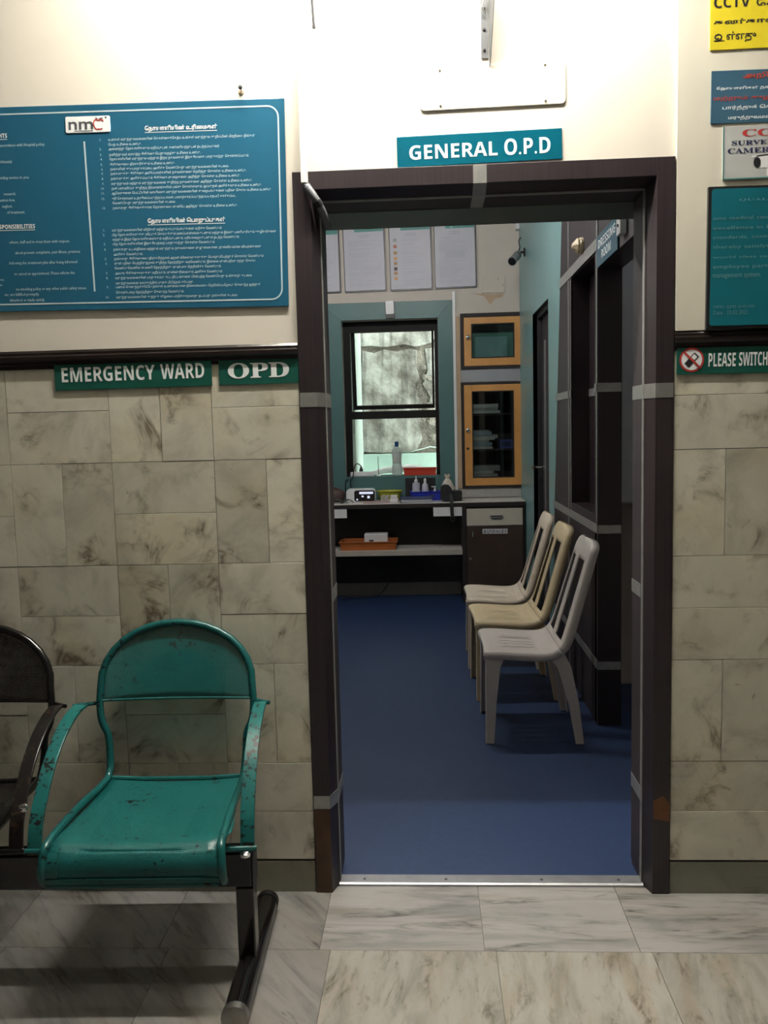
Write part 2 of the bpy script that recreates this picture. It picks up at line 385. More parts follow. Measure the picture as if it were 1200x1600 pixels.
class Print:
    """flat printing collected into one mesh (local x right, z up, y = depth of the print)"""
    def __init__(s): s.items = []
    def add(s, v2, f, y=0.): s.items.append(([(p[0], y, p[1]) for p in v2], f))
    def fit(s, body, x0, z0, x1, z1, offset=0., res=2):
        v, f = glyphs(body, offset, res)
        if not len(v): return
        lo, hi = v.min(0), v.max(0); v = (v - lo) / np.maximum(hi - lo, 1e-6) * np.array([x1 - x0, z1 - z0]) + np.array([x0, z0]); s.add(v, f)
    def line(s, body, x0, z0, x1, size=None, offset=0., slope=0., res=1):
        """baseline at z0, scaled in x to run from x0 to x1, letter size given"""
        v, f = glyphs(body, offset, res)
        if not len(v): return
        lo, hi = v.min(0), v.max(0); k = (x1 - x0) / (hi[0] - lo[0]); v = np.stack([(v[:, 0] - lo[0]) * k + x0, v[:, 1] * (size or k) + z0], 1)
        s.add(v, f)
    def right(s, body, x1, z0, size, offset=0., res=1, squeeze=.85):
        v, f = glyphs(body, offset, res); hi = v.max(0)[0]
        s.add(np.stack([(v[:, 0] - hi) * size * squeeze + x1, v[:, 1] * size + z0], 1), f)
    def rect(s, x0, z0, x1, z1): s.add([(x0, z0), (x1, z0), (x1, z1), (x0, z1)], [(0, 1, 2, 3)])
    def strip(s, pts, w):
        pts = [np.array(p, float) for p in pts]; L = []; n = len(pts)
        for i, p in enumerate(pts):
            t = pts[min(i + 1, n - 1)] - pts[max(i - 1, 0)]; t = t / (np.linalg.norm(t) + 1e-9); q = np.array([-t[1], t[0]]); L += [p + q * w / 2, p - q * w / 2]
        s.add(L, [(2 * i, 2 * i + 1, 2 * i + 3, 2 * i + 2) for i in range(n - 1)])
    def disc(s, cx, cz, r, n=28, r2=None):
        pts = [(cx + r * math.cos(2 * math.pi * k / n), cz + (r2 or r) * math.sin(2 * math.pi * k / n)) for k in range(n)]; s.add(pts, [tuple(range(n))])
    def polyg(s, pts): s.add(pts, [tuple(range(len(pts)))])
    def build(s, name, mat, parent, y):
        for v, f in s.items:        # every line of print is a part of its own
            me = bpy.data.meshes.new(name); me.from_pydata([(p[0], p[1] + y, p[2]) for p in v], [], f); me.update()
            me.materials.append(MATS[mat]); o = bpy.data.objects.new(name, me); C.objects.link(o); o.parent = parent
class Sign:
    """a flat panel on the wall plane y = Y, laid out from four corner pixels (TL, TR, BR, BL)"""
    def __init__(s, name, corners, mat, t=.004, Y=0., radius=0., bevel=.0008, left=None, rightx=None):
        P = [wp(u, v, Y) for u, v in corners]; P = [np.array([p[0], p[2]]) for p in P]
        c = sum(P) / 4; ex = (P[1] - P[0]) + (P[2] - P[3]); s.ang = math.atan2(ex[1], ex[0])
        s.ca, s.sa = math.cos(s.ang), math.sin(s.ang); s.c = c; s.Y = Y; s.t = t
        Q = [s.rot(p - c) for p in P]
        s.x0 = (Q[0][0] + Q[3][0]) / 2; s.x1 = (Q[1][0] + Q[2][0]) / 2; s.z1 = (Q[0][1] + Q[1][1]) / 2; s.z0 = (Q[2][1] + Q[3][1]) / 2
        if left is not None: s.x0 = left
        if rightx is not None: s.x1 = rightx
        mb = MB()
        if radius: mb.prism(rrect(s.x0, s.x1, s.z0, s.z1, radius), 'y', -t, 0)
        else: mb.box(s.x0, s.x1, -t, 0, s.z0, s.z1)
        s.o = mb.build(name, mat, bevel=bevel); s.o.location = (c[0], Y, c[1]); s.o.rotation_euler = (0, -s.ang, 0)
    def rot(s, q): return np.array([s.ca * q[0] + s.sa * q[1], -s.sa * q[0] + s.ca * q[1]])
    def px(s, u, v): p = wp(u, v, s.Y); return s.rot(np.array([p[0], p[2]]) - s.c)
    def fit(s, pr, body, u0, v0, u1, v1, **k):      # bottom-left pixel, top-right pixel
        a, b = s.px(u0, v0), s.px(u1, v1); pr.fit(body, a[0], a[1], b[0], b[1], **k)
    def print(s, pr, mat, name='lettering', lift=.0006): return pr.build(name, mat, s.o, -s.t - lift)
def screw(x, y, z, parent, r=.004, mat='screw_metal'): return MB().lathe([(r, 0), (r, -.0015), (r * .5, -.003)], (x, y, z), 10, 'y').build('screw', mat, parent)

# ================================================================== THE SETTING
XL = 0.0; XF = 1.059       # outer edges of the door frame
ZT = 2.126                 # top of the door frame
WY = 0.004                 # face of the plaster / back of the wall tiles
DEPTH = .16
mb = MB(); mb.box(-2.2, XL, WY, DEPTH, 0, 3.3); mb.box(XF, 2.4, WY, DEPTH, 0, 3.3); mb.box(XL, XF, WY, DEPTH, ZT, 3.3)
front = mb.build('wall_front', 'cream_paint'); struct(front, 'cream painted corridor wall with marble tile dado around the doorway', 'wall')
pr_ = box('plaster_step', 'cream_paint_proud', XF + .003, 2.4, -.010, WY - .0005, 1.655, 3.3, front); 
TILE = {}
def tile(parent, w, h, t, mat, x, y, z, name='tile', up_axis='z'):
    key = (round(w, 4), round(h, 4), round(t, 4), mat, up_axis)
    if key not in TILE:
        m = MB()
        if up_axis == 'z': m.box(-w / 2, w / 2, -t, 0, -h / 2, h / 2)
        else: m.box(-w / 2, w / 2, -h / 2, h / 2, -t, 0)
        o = m.build(name, mat, parent, bevel=.0006, seg=1); TILE[key] = o
    else:
        o = TILE[key].copy(); C.objects.link(o); o.parent = parent
    o.location = (x, y, z); return o
grout = box('grout_bed', 'grout', -2.2, XL - .002, .001, WY - .0002, 0, 1.62, front); box('grout_bed', 'grout', XF + .002, 2.4, .001, WY - .0002, 0, 1.62, front)
G = .0016
def wall_tile(x0, x1, z0, z1):
    z1 = min(z1, 1.603)
    if x1 - x0 < .02 or z1 - z0 < .02: return
    w, h = x1 - x0 - G, z1 - z0 - G
    tile(front, w, h, .006 + random.choice((0, .0003, .0006)), 'tile_marble', (x0 + x1) / 2, .0015, (z0 + z1) / 2)
def tile_block(x0, x1, r, vertical, clip0=None, clip1=None):
    z0 = S0 + 2 * r * H
    if vertical:
        xm = (x0 + x1) / 2
        for a, b in ((x0, xm), (xm, x1)):
            a, b = max(a, clip0) if clip0 is not None else a, min(b, clip1) if clip1 is not None else b
            wall_tile(a, b, z0, z0 + 2 * H)
    else:
        a, b = max(x0, clip0) if clip0 is not None else x0, min(x1, clip1) if clip1 is not None else x1
        wall_tile(a, b, z0, z0 + H); wall_tile(a, b, z0 + H, z0 + 2 * H)
X0 = -.2584
for k in range(-5, 1):
    for r in range(5): tile_block(X0 + k * 2 * H, X0 + (k + 1) * 2 * H, r, (r + k) % 2 == 1, clip1=XL - .001)
for k in range(0, 4):
    for r in range(5): tile_block(1.0545 + k * 2 * H, 1.0545 + (k + 1) * 2 * H, r, (r + k) % 2 == 1, clip0=XF + .001)
for a, b in ((-2.2, -1.55), (-1.55, -.98), (-.98, -.46), (-.46, XL - .001), (XF + .001, 1.62), (1.62, 2.2)):
    tile(front, b - a - .002, S0 - .006, .006, 'skirting_marble', (a + b) / 2, .0015, (S0 - .006) / 2, name='skirting_tile')

# dado rail, both sides of the doorway (moulded profile)
def rail(n, x0, x1, zoff, label):
    z = 1.600 + zoff; pts = [(WY, z), (-.008, z), (-.008, z + .010), (-.012, z + .013), (-.012, z + .021), (-.017, z + .026), (-.017, z + .036), (-.011, z + .040), (-.011, z + .047), (-.006, z + .054), (WY, z + .054)]
    o = MB().prism(pts, 'x', x0, x1).build(n, 'rail_black'); struct(o, label, 'trim')
rail('trim_1', -2.2, XL - .001, 0, 'black moulded dado rail along the corridor wall left of the doorway')
rail('trim_2', XF + .001, 2.4, .0, 'black moulded dado rail along the corridor wall right of the doorway')

# corridor floor, ceiling and far walls
fl = box('floor', 'grout', -2.2, 2.4, -4.6, .03, -.08, -.0045); struct(fl, 'corridor floor of streaked white and grey marble slabs', 'floor')
ys = [.029, -.290, -.89, -1.49, -2.09, -2.69, -3.29, -3.89, -4.6]; xs = [-2.2, -1.81, -1.33, -.86, -.40, .045, .492, .905, 1.37, 1.84, 2.4]
for j in range(len(ys) - 1):
    off = 0 if j < 1 else (.03 if j % 2 else -.12)
    for i in range(len(xs) - 1):
        a = xs[i] + (off if i else 0); b = xs[i + 1] + (off if i < len(xs) - 2 else 0)
        tile(fl, b - a - .0012, ys[j] - ys[j + 1] - .0012, .0045, 'floor_marble_d' if xs[i + 1] < .1 else ('floor_marble_x' if j % 2 == 0 else 'floor_marble_y'), (a + b) / 2, (ys[j] + ys[j + 1]) / 2, 0, name='marble_slab', up_axis='y')
o = box('ceiling', 'ceiling_white', -2.2, 2.4, -4.6, .16, 3.3, 3.36); struct(o, 'white corridor ceiling', 'ceiling')
o = box('wall_left', 'corridor_wall', -2.26, -2.2, -4.6, .16, 0, 3.3); struct(o, 'plain corridor wall on the left', 'wall')
o = box('wall_right', 'corridor_wall', 2.4, 2.46, -4.6, .16, 0, 3.3); struct(o, 'plain corridor wall on the right', 'wall')
o = box('wall_behind', 'corridor_wall', -2.26, 2.46, -4.66, -4.6, 0, 3.3); struct(o, 'plain corridor wall behind the viewer', 'wall')

# ---- door frame (portal lining): face, splayed reveal, aluminium bead, deep jamb
FW = .050; SP = .018; D1 = .045; D2 = .36
df = empty('door_1', (XF / 2, .05, 0)); struct(df, 'dark purple brown laminate doorway lining with silver bands', 'doorway')
def rel(o): o.matrix_parent_inverse = Matrix.Translation(df.location).inverted(); return o
FY = -.009
def jamb(side):
    x = XL if side < 0 else XF; s = 1 if side < 0 else -1
    prof = [(x, FY), (x + s * FW, FY), (x + s * (FW + SP), D1), (x + s * (FW + SP), DEPTH + .012), (x, DEPTH + .012)]
    rel(MB().prism(prof, 'z', 0, ZT).build('jamb', 'laminate', df, bevel=.001))
    xi = x + s * (FW + SP)
    rel(box('corner_bead', 'aluminium_dull', min(xi, xi + s * .003), max(xi, xi + s * .003), D1 - .002, D1 + .014, 0, ZT - FW - SP, df))
    rel(box('jamb_panel', 'laminate_inner', min(xi, xi + s * .002), max(xi, xi + s * .002), D1 + .016, DEPTH + .01, .02, ZT - FW - SP - .005, df))
    return x, s, xi
def band(x, s, z0, z1, mat='aluminium'):
    """silver tape wrapped round face, splay and jamb"""
    e = .0008
    pts = [(x + s * .001, FY - e), (x + s * (FW + .0008), FY - e), (x + s * (FW + SP + .0030), D1), (x + s * (FW + SP + .0034), DEPTH + .011), (x + s * (FW + SP + .001), DEPTH + .011), (x + s * (FW + SP - .001), D1), (x + s * (FW - .001), FY + e), (x + s * .001, FY + e)]
    rel(MB().prism(pts, 'z', z0, z1).build('silver_band', mat, df))
for side in (-1, 1):
    x, s, xi = jamb(side)
    band(x, s, 1.471, 1.512); band(x, s, .266, .306) if side < 0 else rel(box('silver_band', 'aluminium', xi - .0034, xi - .0005, D1, DEPTH + .011, .262, .305, df))
    rel(box('silver_band', 'aluminium_dull', min(xi, xi + s * .0034), max(xi, xi + s * .0034), D1 + .02, DEPTH + .011, .885, .925, df))
# worn bottoms of the jamb
rel(box('worn_patch', 'worn_brown', .002, FW - .001, FY - .0007, FY, .0, .264, df))
rel(MB().prism([(XF - .0015, .226), (XF - .048, .235), (XF - .049, .290), (XF - .020, .305), (XF - .0015, .282)], 'y', FY - .0007, FY).build('worn_patch', 'worn_orange', df))
hp = [(FY, ZT), (FY, ZT - FW), (D1, ZT - FW - SP), (DEPTH + .012, ZT - FW - SP), (DEPTH + .012, ZT)]
rel(MB().prism(hp, 'x', XL + .0495, XF - .0495).build('header', 'laminate', df, bevel=.001))
zi = ZT - FW - SP
rel(box('corner_bead', 'aluminium_dull', FW + SP, XF - FW - SP, D1 - .002, D1 + .014, zi - .003, zi, df))
rel(box('header_panel', 'laminate_inner', FW + SP + .003, XF - FW - SP - .003, D1 + .016, DEPTH + .01, zi - .002, zi, df))
xa, xb = wp(739, 275)[0], wp(760, 275)[0]
e = .0008
pts = [(FY - e, ZT - .001), (FY - e, ZT - FW - e), (D1, zi - .0036), (DEPTH + .01, zi - .004), (DEPTH + .01, zi - .001), (D1, zi), (FY + e, ZT - FW + e), (FY + e, ZT - .001)]
rel(MB().prism(pts, 'x', xa, xb).build('silver_band', 'aluminium', df))
# threshold strip
th = MB().prism([(.028, .0), (.028, .006), (.034, .0095), (.078, .0105), (.085, .004), (.085, 0)], 'x', FW + SP - .002, XF - FW - SP + .002).build('trim_3', 'threshold_metal')
struct(th, 'bright metal threshold strip screwed down across the doorway', 'trim')
for u in (570, 697, 846, 966):
    p = wp(u, 1377, .055); MB().lathe([(.0045, .0102), (.0045, .0118), (.002, .0125)], (p[0], .052, 0), 10).build('screw', 'grey_print', th)

# ================================================================== INNER ROOM SHELL
XLI = -1.35; ZC = 3.22
o = box('floor_inner', 'blue_floor', XLI, XR + 1.3, .031, 4.62, -.06, .003); struct(o, 'blue vinyl floor of the inner room', 'floor')
o = box('ceiling_inner', 'ceiling_white', XLI, XR + 1.3, DEPTH, 4.9, ZC, ZC + .06); struct(o, 'white ceiling of the inner room', 'ceiling')
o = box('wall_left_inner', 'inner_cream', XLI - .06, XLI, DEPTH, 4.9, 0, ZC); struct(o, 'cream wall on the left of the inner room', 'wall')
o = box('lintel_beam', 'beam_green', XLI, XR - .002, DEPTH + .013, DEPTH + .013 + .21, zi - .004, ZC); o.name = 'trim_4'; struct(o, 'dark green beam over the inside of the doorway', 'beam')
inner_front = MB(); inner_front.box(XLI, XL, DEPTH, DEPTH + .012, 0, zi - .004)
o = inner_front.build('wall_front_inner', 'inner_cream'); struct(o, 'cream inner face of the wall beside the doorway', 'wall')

# back wall with the window opening and the two cabinet niches
def rect_px(u0, v0, u1, v1, Y): a, b = wp(u0, v0, Y), wp(u1, v1, Y); return min(a[0], b[0]), max(a[0], b[0]), min(a[2], b[2]), max(a[2], b[2])
WX0, WX1 = wp(536, 620, YB)[0] + .004, wp(686, 620, YB)[0]; WZ0, WZ1 = wp(612, 745, YB)[2], wp(612, 499, YB)[2]
C1 = rect_px(719, 490, 820, 574, YB - .02); C2 = rect_px(720, 598, 820, 761, YB - .02)
holes = [(WX0, WX1, WZ0, WZ1), (C1[0] + .02, C1[1] - .02, C1[2] + .02, C1[3] - .02), (C2[0] + .02, C2[1] - .02, C2[2] + .02, C2[3] - .02)]
bxs = sorted({XLI, XR + .06, *[h[0] for h in holes], *[h[1] for h in holes]}); bzs = sorted({0, ZC, *[h[2] for h in holes], *[h[3] for h in holes]})
mb = MB(); YW = YB + .30
for i in range(len(bxs) - 1):
    for j in range(len(bzs) - 1):
        cx, cz = (bxs[i] + bxs[i + 1]) / 2, (bzs[j] + bzs[j + 1]) / 2
        if any(h[0] < cx < h[1] and h[2] < cz < h[3] for h in holes): continue
        mb.box(bxs[i], bxs[i + 1], YB, YW, bzs[j], bzs[j + 1])
bmesh.ops.remove_doubles(mb.bm, verts=mb.bm.verts, dist=1e-4)
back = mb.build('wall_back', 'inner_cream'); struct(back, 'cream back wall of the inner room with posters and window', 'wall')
box('niche_back', 'inner_cream', C1[0], C1[1], YW - .004, YW + .02, C2[2] - .02, C1[3] + .02, back)
o = box('baseboard_back', 'skirting_grey', XLI, .62, YB - .012, YB - .0005, .003, .112); struct(o, 'pale grey skirting below the desk', 'skirting')
# strip of wall between cabinets and the splashback
box('filler_panel', 'pale_grey_paint', C1[0] + .0, XR - .004, YB - .006, YB - .0005, C2[3] + .004, C1[2] - .004, back)
box('filler_panel', 'tan_panel', wp(713.5, 600, YB)[0], C1[0] - .004, YB - .012, YB - .0005, C2[2], C1[3] - .02, back)
box('splashback', 'splash_grey', C2[0] - .03, XR - .004, YB - .008, YB - .0005, .82, C2[2] - .004, back)
# patched access plate on the cream wall
P = rect_px(752, 432, 789, 457, YB); pl = box('access_plate', 'inner_cream', P[0], P[1], YB - .010, YB - .0005, P[2], P[3], back, .002)
tag(pl, 'cream cover plate over damaged plaster above the small cabinet', ''); del pl['category']
for u, v in ((778, 436), (786, 446)): p = wp(u, v, YB); screw(p[0], YB - .010, p[2], pl, .004, 'black_matt')
mb = MB(); q = [wp(u, v, YB) for u, v in ((735, 458), (752, 459), (770, 460), (787, 459), (785, 464), (774, 466), (766, 476), (762, 470), (756, 463))]
mb.prism([(p[0], p[2]) for p in q], 'y', YB - .0016, YB - .0004); o = mb.build('broken_plaster', 'tan_panel', back)

# ---- right wall of the inner room: laminate panels, recess, dressing-room doorway, teal wall with a door
def ry(u, v): return xp(u, v, XR)[1]
YJ = 1.415                    # far jamb of the dressing-room doorway
YT0, YT1 = ry(866.5, 800), ry(876.5, 400)
YRA, YRB = 1.475, ry(893.5, 600)
ZL = 2.085
rw = empty('wall_right_inner', (XR, 2.4, 0)); struct(rw, 'right wall of the inner room, dark laminate panels then teal paint', 'wall')
def rr(o): o.matrix_parent_inverse = Matrix.Translation(rw.location).inverted(); return o
TH = .104
ZRA, ZRB = .985, 2.165
D0, D1y = ry(857, 600), ry(833, 600)       # door opening in the teal wall
ZDT = xp(857, 465, XR)[2]
# masonry core, pierced by doorway, recess and door
ycuts = [DEPTH + .013, .36, YJ, YRA, YRB, YT0, D0, D1y, YB]
mb = MB()
mb.box(XR + .004, XR + TH, DEPTH + .013, .36, 0, ZC); mb.box(XR + .004, XR + TH, .36, YJ, ZL, ZC); mb.box(XR + .004, XR + TH, YJ, YRA, 0, ZC)
mb.box(XR + .004, XR + TH, YRA, YRB, 0, ZRA); mb.box(XR + .004, XR + TH, YRA, YRB, ZRB, ZC); mb.box(XR + .1, XR + TH, YRA, YRB, ZRA, ZRB)
mb.box(XR + .004, XR + TH, YRB, D0, 0, ZC); mb.box(XR + .004, XR + TH, D0, D1y, ZDT, ZC); mb.box(XR + .004, XR + TH, D1y, YB - .001, 0, ZC)
rr(mb.build('core', 'recess_dark', rw))
# teal skin
mb = MB()
def yz(pts, x0=XR, x1=XR + .0045): mb.prism(pts, 'x', x0, x1)
yz([(YT0, 0), (D0, 0), (D0, ZDT), (D0, ZC), (YT1 - .1, ZC), (YT1, 2.3), (YT0, .8)]); yz([(D0, ZDT), (D1y, ZDT), (D1y, ZC), (D0, ZC)]); yz([(D1y, 0), (YB - .001, 0), (YB - .001, ZC), (D1y, ZC)])
mb.box(XR, XR + TH, D0 - .004, D0, 0, ZDT); mb.box(XR, XR + TH, D1y, D1y + .004, 0, ZDT)
rr(mb.build('teal_skin', 'teal_paint', rw))
# laminate panels (each a board)
def board(y0, y1, z0, z1, mat='laminate_inner', slant=False):
    m = MB()
    if slant:
        f = lambda z: YT0 + (YT1 - YT0) * (z - .8) / 1.5 if z > .8 else YT0
        m.prism([(y0, z0), (f(z0), z0), (f(z1), z1), (y0, z1)], 'x', XR - .003, XR + .0039)
    else: m.box(XR - .003, XR + .0039, y0, y1, z0, z1)
    rr(m.build('panel', mat, rw, bevel=.0008, seg=1))
YS = ry(890, 600)
for z0, z1 in ((.0, .27), (.31, .905), (.945, 1.545), (1.585, 2.17), (2.222, ZC)): board(YS + .012, 0, z0, z1, slant=True)
for z0, z1 in ((0, .27), (.31, .905), (2.222, ZC)): board(YJ + .022, YS - .012, z0, z1)
for z0, z1 in ((.945, 1.545), (1.585, 2.165)): board(YRB + .001, YS - .012, z0, z1)
board(YRA + .0, YRB, .945, ZRA); board(DEPTH + .02, YJ - .02, 2.222, ZC); board(DEPTH + .02, YJ, ZL, 2.17)
for z0, z1 in ((0, .27), (.31, .905), (.945, 1.545), (1.585, 2.17)): board(YJ + .0, YRA, z0, z1)
# silver bands and uprights
def sband(y0, y1, z0, z1, mat='aluminium_dull'): rr(box('silver_band', mat, XR - .006, XR - .0028, y0, y1, z0, z1, rw))
sband(DEPTH + .02, YT1 + .03, 2.170, 2.222, 'aluminium')
sband(YJ, YT0, .905, .945); sband(YJ, YT0, .27, .31); sband(YRB, YT0 - .1, 1.545, 1.585); sband(YJ - .003, YRA, 1.545, 1.585)
sband(YS - .012, YS + .012, 0, .90); sband(YS - .012, YS + .012, .95, 2.165); sband(YS - .012, YS + .012, 2.225, ZC)
sband(YJ - .01, YJ + .022, 2.225, ZC); sband(YJ, YJ + .02, .95, 2.165); sband(YRB - .002, YRB + .012, .95, 2.165)
# recess lining, far jamb face of the dressing-room doorway
rr(box('recess_pane', 'recess_dark', XR + .092, XR + .099, YRA, YRB, ZRA, ZRB, rw)); rr(box('silver_band', 'aluminium_dull', XR + .089, XR + .0918, YRA, YRB, 1.547, 1.587, rw))
rr(box('doorway_jamb', 'recess_dark', XR - .003, XR + TH, YJ - .004, YJ - .0002, 0, ZL, rw))
for z0, z1 in ((.27, .307), (.905, .943), (1.545, 1.585)): rr(box('silver_band', 'aluminium', XR - .003, XR + TH - .003, YJ - .007, YJ - .004, z0, z1, rw))

# dressing room behind (a closed dim cell) with a grey wall locker
mb = MB(); mb.box(XR + TH, XR + 1.3, 2.05, 2.11, 0, ZC); mb.box(XR + 1.3, XR + 1.36, DEPTH, 2.11, 0, ZC)
o = mb.build('wall_dressing', 'inner_cream'); struct(o, 'cream walls of the dim dressing room', 'wall')
o = box('ceiling_dressing', 'ceiling_white', XR + TH, XR + 1.36, DEPTH, 2.11, ZC + .061, ZC + .12); struct(o, 'dressing room ceiling', 'ceiling')
lk = box('steel_locker', 'steel_grey', XR + TH + .002, XR + TH + .52, 1.82, 2.048, 1.0, 2.3, None, .004)
tag(lk, 'grey steel wall locker just visible inside the dressing room doorway', 'locker')
box('door', 'steel_grey', XR + TH + .006, XR + TH + .26, 1.812, 1.8195, 1.01, 2.29, lk); box('door', 'steel_grey', XR + TH + .265, XR + TH + .512, 1.812, 1.8195, 1.01, 2.29, lk)
sb = box('switch_box', 'black_plastic', XR + TH + .012, XR + TH + .10, 2.02, 2.049, .86, .96, None, .004); tag(sb, 'small black switch box below the grey locker in the dressing room', 'switch box')
MB().lathe([(.012, 0), (.012, -.006), (.008, -.009)], (XR + TH + .05, 2.02, .92), 12, 'y').build('knob', 'black_gloss', sb)

# door in the teal wall
d2 = empty('door_2', (XR + .1, (D0 + D1y) / 2, 0)); struct(d2, 'brown panelled door with steel edge strip set back in the teal wall', 'door')
def rd(o): o.matrix_parent_inverse = Matrix.Translation(d2.location).inverted(); return o
rd(box('frame_post', 'black_matt', XR + .03, XR + .112, D1y - .035, D1y - .001, 0, ZDT - .001, d2)); rd(box('frame_head', 'black_matt', XR + .03, XR + .112, D0 + .001, D1y - .035, ZDT - .035, ZDT - .001, d2))
rd(box('leaf', 'laminate_inner', XR + .062, XR + .10, D0 + .001, D1y - .036, .005, ZDT - .036, d2, .002))
yst = ry(841, 600) + .10
rd(box('edge_strip', 'threshold_metal', XR + .055, XR + .0618, yst - .035, yst + .01, .02, ZDT - .2, d2))
hz = xp(836, 730, XR)[2]; hy = D1y - .12
h = rd(MB().tube([(XR + .062, hy, hz), (XR - .01, hy, hz), (XR - .02, hy - .01, hz), (XR - .02, hy - .13, hz)], .011, 10).build('handle', 'chrome', d2, True))
rd(MB().lathe([(.026, .061), (.026, .055), (.015, .05)], (XR, hy, hz), 14, 'x').build('handle_rose', 'chrome', d2, True))
nt_ = box('notice', 'black_plastic', XR + .0585, XR + .0615, D0 + .02, D0 + .40, 1.81, 1.95); tag(nt_, 'black edged notice stuck on the recessed brown door', 'notice')
box('sheet', 'folder_blue', XR + .0575, XR + .0584, D0 + .03, D0 + .39, 1.825, 1.925, nt_)
nt2 = box('notice', 'brown_bag', XR + .0585, XR + .0615, D0 + .02, D0 + .40, 1.97, 2.05); tag(nt2, 'small brown plate above the black edged notice on the recessed door', 'notice')
for k in range(3): box('mark', 'paper', XR + .0575, XR + .0584, D0 + .06 + k * .11, D0 + .10 + k * .11, 1.99, 2.03, nt2)

# ---- window: casing boards, black frame, tilted upper sash, light well outside
win = empty('window_1', ((WX0 + WX1) / 2, YB, WZ0)); struct(win, 'window in teal casing with black frame and tilted upper sash', 'window')
def rwn(o): o.matrix_parent_inverse = Matrix.Translation(win.location).inverted(); return o
CX0 = WX0 - (wp(686, 620, YB)[0] * 0 + .17); CX1 = wp(709, 620, YB)[0]; CZ1 = wp(612, 472, YB)[2]; CZB = .82
def cboard(pts): rwn(MB().prism(pts, 'y', YB - .014, YB - .0004).build('casing_board', 'casing_teal', win, bevel=.0015, seg=1))
cboard([(CX0, CZB), (WX0, CZB), (WX0, WZ1), (CX0, CZ1)]); cboard([(WX1, CZB), (CX1, CZB), (CX1, CZ1), (WX1, WZ1)]); cboard([(CX0, CZ1), (WX0, WZ1), (WX1, WZ1), (CX1, CZ1)]); cboard([(WX0 + .001, CZB), (WX1 - .001, CZB), (WX1 - .001, WZ0), (WX0 + .001, WZ0)])
rwn(box('casing_edge', 'white_plastic', CX1 + .001, CX1 + .022, YB - .016, YB - .0005, .83, wp(712, 456, YB)[2], win))
rwn(box('sill', 'casing_teal', WX0, WX1, YB - .012, YB + .14, WZ0 - .004, WZ0 + .006, win))
YF = YB + .10                      # black frame plane
fr_o = rect_px(534, 503, 687, 743, YF); fr_i = rect_px(552, 519, 681, 735, YF)
fr_i = (WX0 + .055, WX1 - .03, WZ0 + .010, WZ1 - .085)
rwn(frame_mesh(MB(), (WX0 + .0005, WX1 - .0005, WZ0 + .0065, WZ1 - .0005), fr_i, YF, YF + .05).build('frame', 'window_black', win))
ztr = wp(612, 648, YF)[2]; rwn(box('transom', 'window_black', fr_i[0], fr_i[1], YF, YF + .05, ztr - .032, ztr + .032, win))
rwn(box('pane', 'pane', fr_i[0], fr_i[1], YF + .022, YF + .026, fr_i[2], ztr - .032, win))
# upper sash: hinged at the top, tilted outwards
sash_z1, sash_z0 = fr_i[3] + .06, ztr + .045
hs_ = sash_z1 - sash_z0
sash = rwn(frame_mesh(MB(), (fr_i[0] + .004, fr_i[1] - .004, -hs_, 0), (fr_i[0] + .035, fr_i[1] - .022, -hs_ + .035, -.062), 0, .026).build('sash', 'window_black', win))
sash.matrix_parent_inverse = Matrix(); sash.location = (-win.location.x, YF + .052 - win.location.y, sash_z1 - win.location.z); sash.rotation_euler = (R(7), 0, 0)
pn = MB().box(fr_i[0] + .035, fr_i[1] - .022, .011, .015, -hs_ + .035, -.062).build('pane', 'pane', sash)
# light well
YO = 5.75
lw = box('wall_outside', 'rough_masonry', -2.2, 2.6, YO + .03, YO + .3, -.5, 5.2); struct(lw, 'weathered masonry wall of the light well outside the window', 'wall')
def opx(u, v, Y=YO): p = wp(u, v, Y); return (p[0], p[2])
patch = [opx(*q) for q in ((566, 548), (585, 552), (600, 546), (620, 550), (640, 545), (652, 548), (650, 572), (655, 590), (648, 600), (652, 618), (659, 632), (655, 668), (660, 684), (652, 702), (640, 706), (600, 708), (562, 706))]
o = MB().prism(patch, 'y', YO - .012, YO + .031).build('plaster_patch', 'plaster_grey', lw, bevel=.006); 
patch2 = [opx(*q) for q in ((540, 470), (690, 470), (690, 520), (672, 536), (650, 542), (630, 538), (600, 543), (580, 540), (540, 545))]
MB().prism(patch2, 'y', YO + .005, YO + .031).build('plaster_patch', 'plaster_grey', lw, bevel=.005)
patch3 = [opx(*q) for q in ((664, 545), (700, 540), (700, 640), (668, 650), (672, 620), (660, 600), (668, 580))]
MB().prism(patch3, 'y', YO + .012, YO + .031).build('plaster_patch', 'plaster_grey', lw, bevel=.005)
edge = [opx(*q) for q in ((566, 549), (585, 553), (600, 547), (620, 551), (640, 546), (652, 549))]; ln = MB().tube([(x, YO + .002, z) for x, z in edge], .006, 6).build('lime_edge', 'outside_pale', lw)
edge = [opx(*q) for q in ((564, 660), (567, 695), (575, 704), (600, 707), (640, 706), (662, 701), (672, 698), (690, 700))]; MB().tube([(x, YO + .002, z) for x, z in edge], .006, 6).build('lime_edge', 'outside_pale', lw)
for k in range(16):
    x, z = opx(random.uniform(660, 692), random.uniform(560, 700)); r = random.uniform(.02, .055)
    m = MB(); bmesh.ops.create_icosphere(m.bm, subdivisions=1, radius=r)
    for vv in m.bm.verts: vv.co *= random.uniform(.7, 1.2)
    m.build('stone', 'rough_masonry', lw, True, loc=(x, YO + .03, z))
zg = opx(600, 709)[1]
MB().box(-2.2, 2.6, YO - .05, YO + .029, -.5, zg).build('painted_plinth', 'outside_green', lw, bevel=.006)
xg = opx(562.5, 620, YO - .25)[0]
o = box('wall_outside_left', 'outside_pale', xg - .5, xg, YW + .001, YO + .029, -.5, 5.2); struct(o, 'pale green side wall of the light well', 'wall')
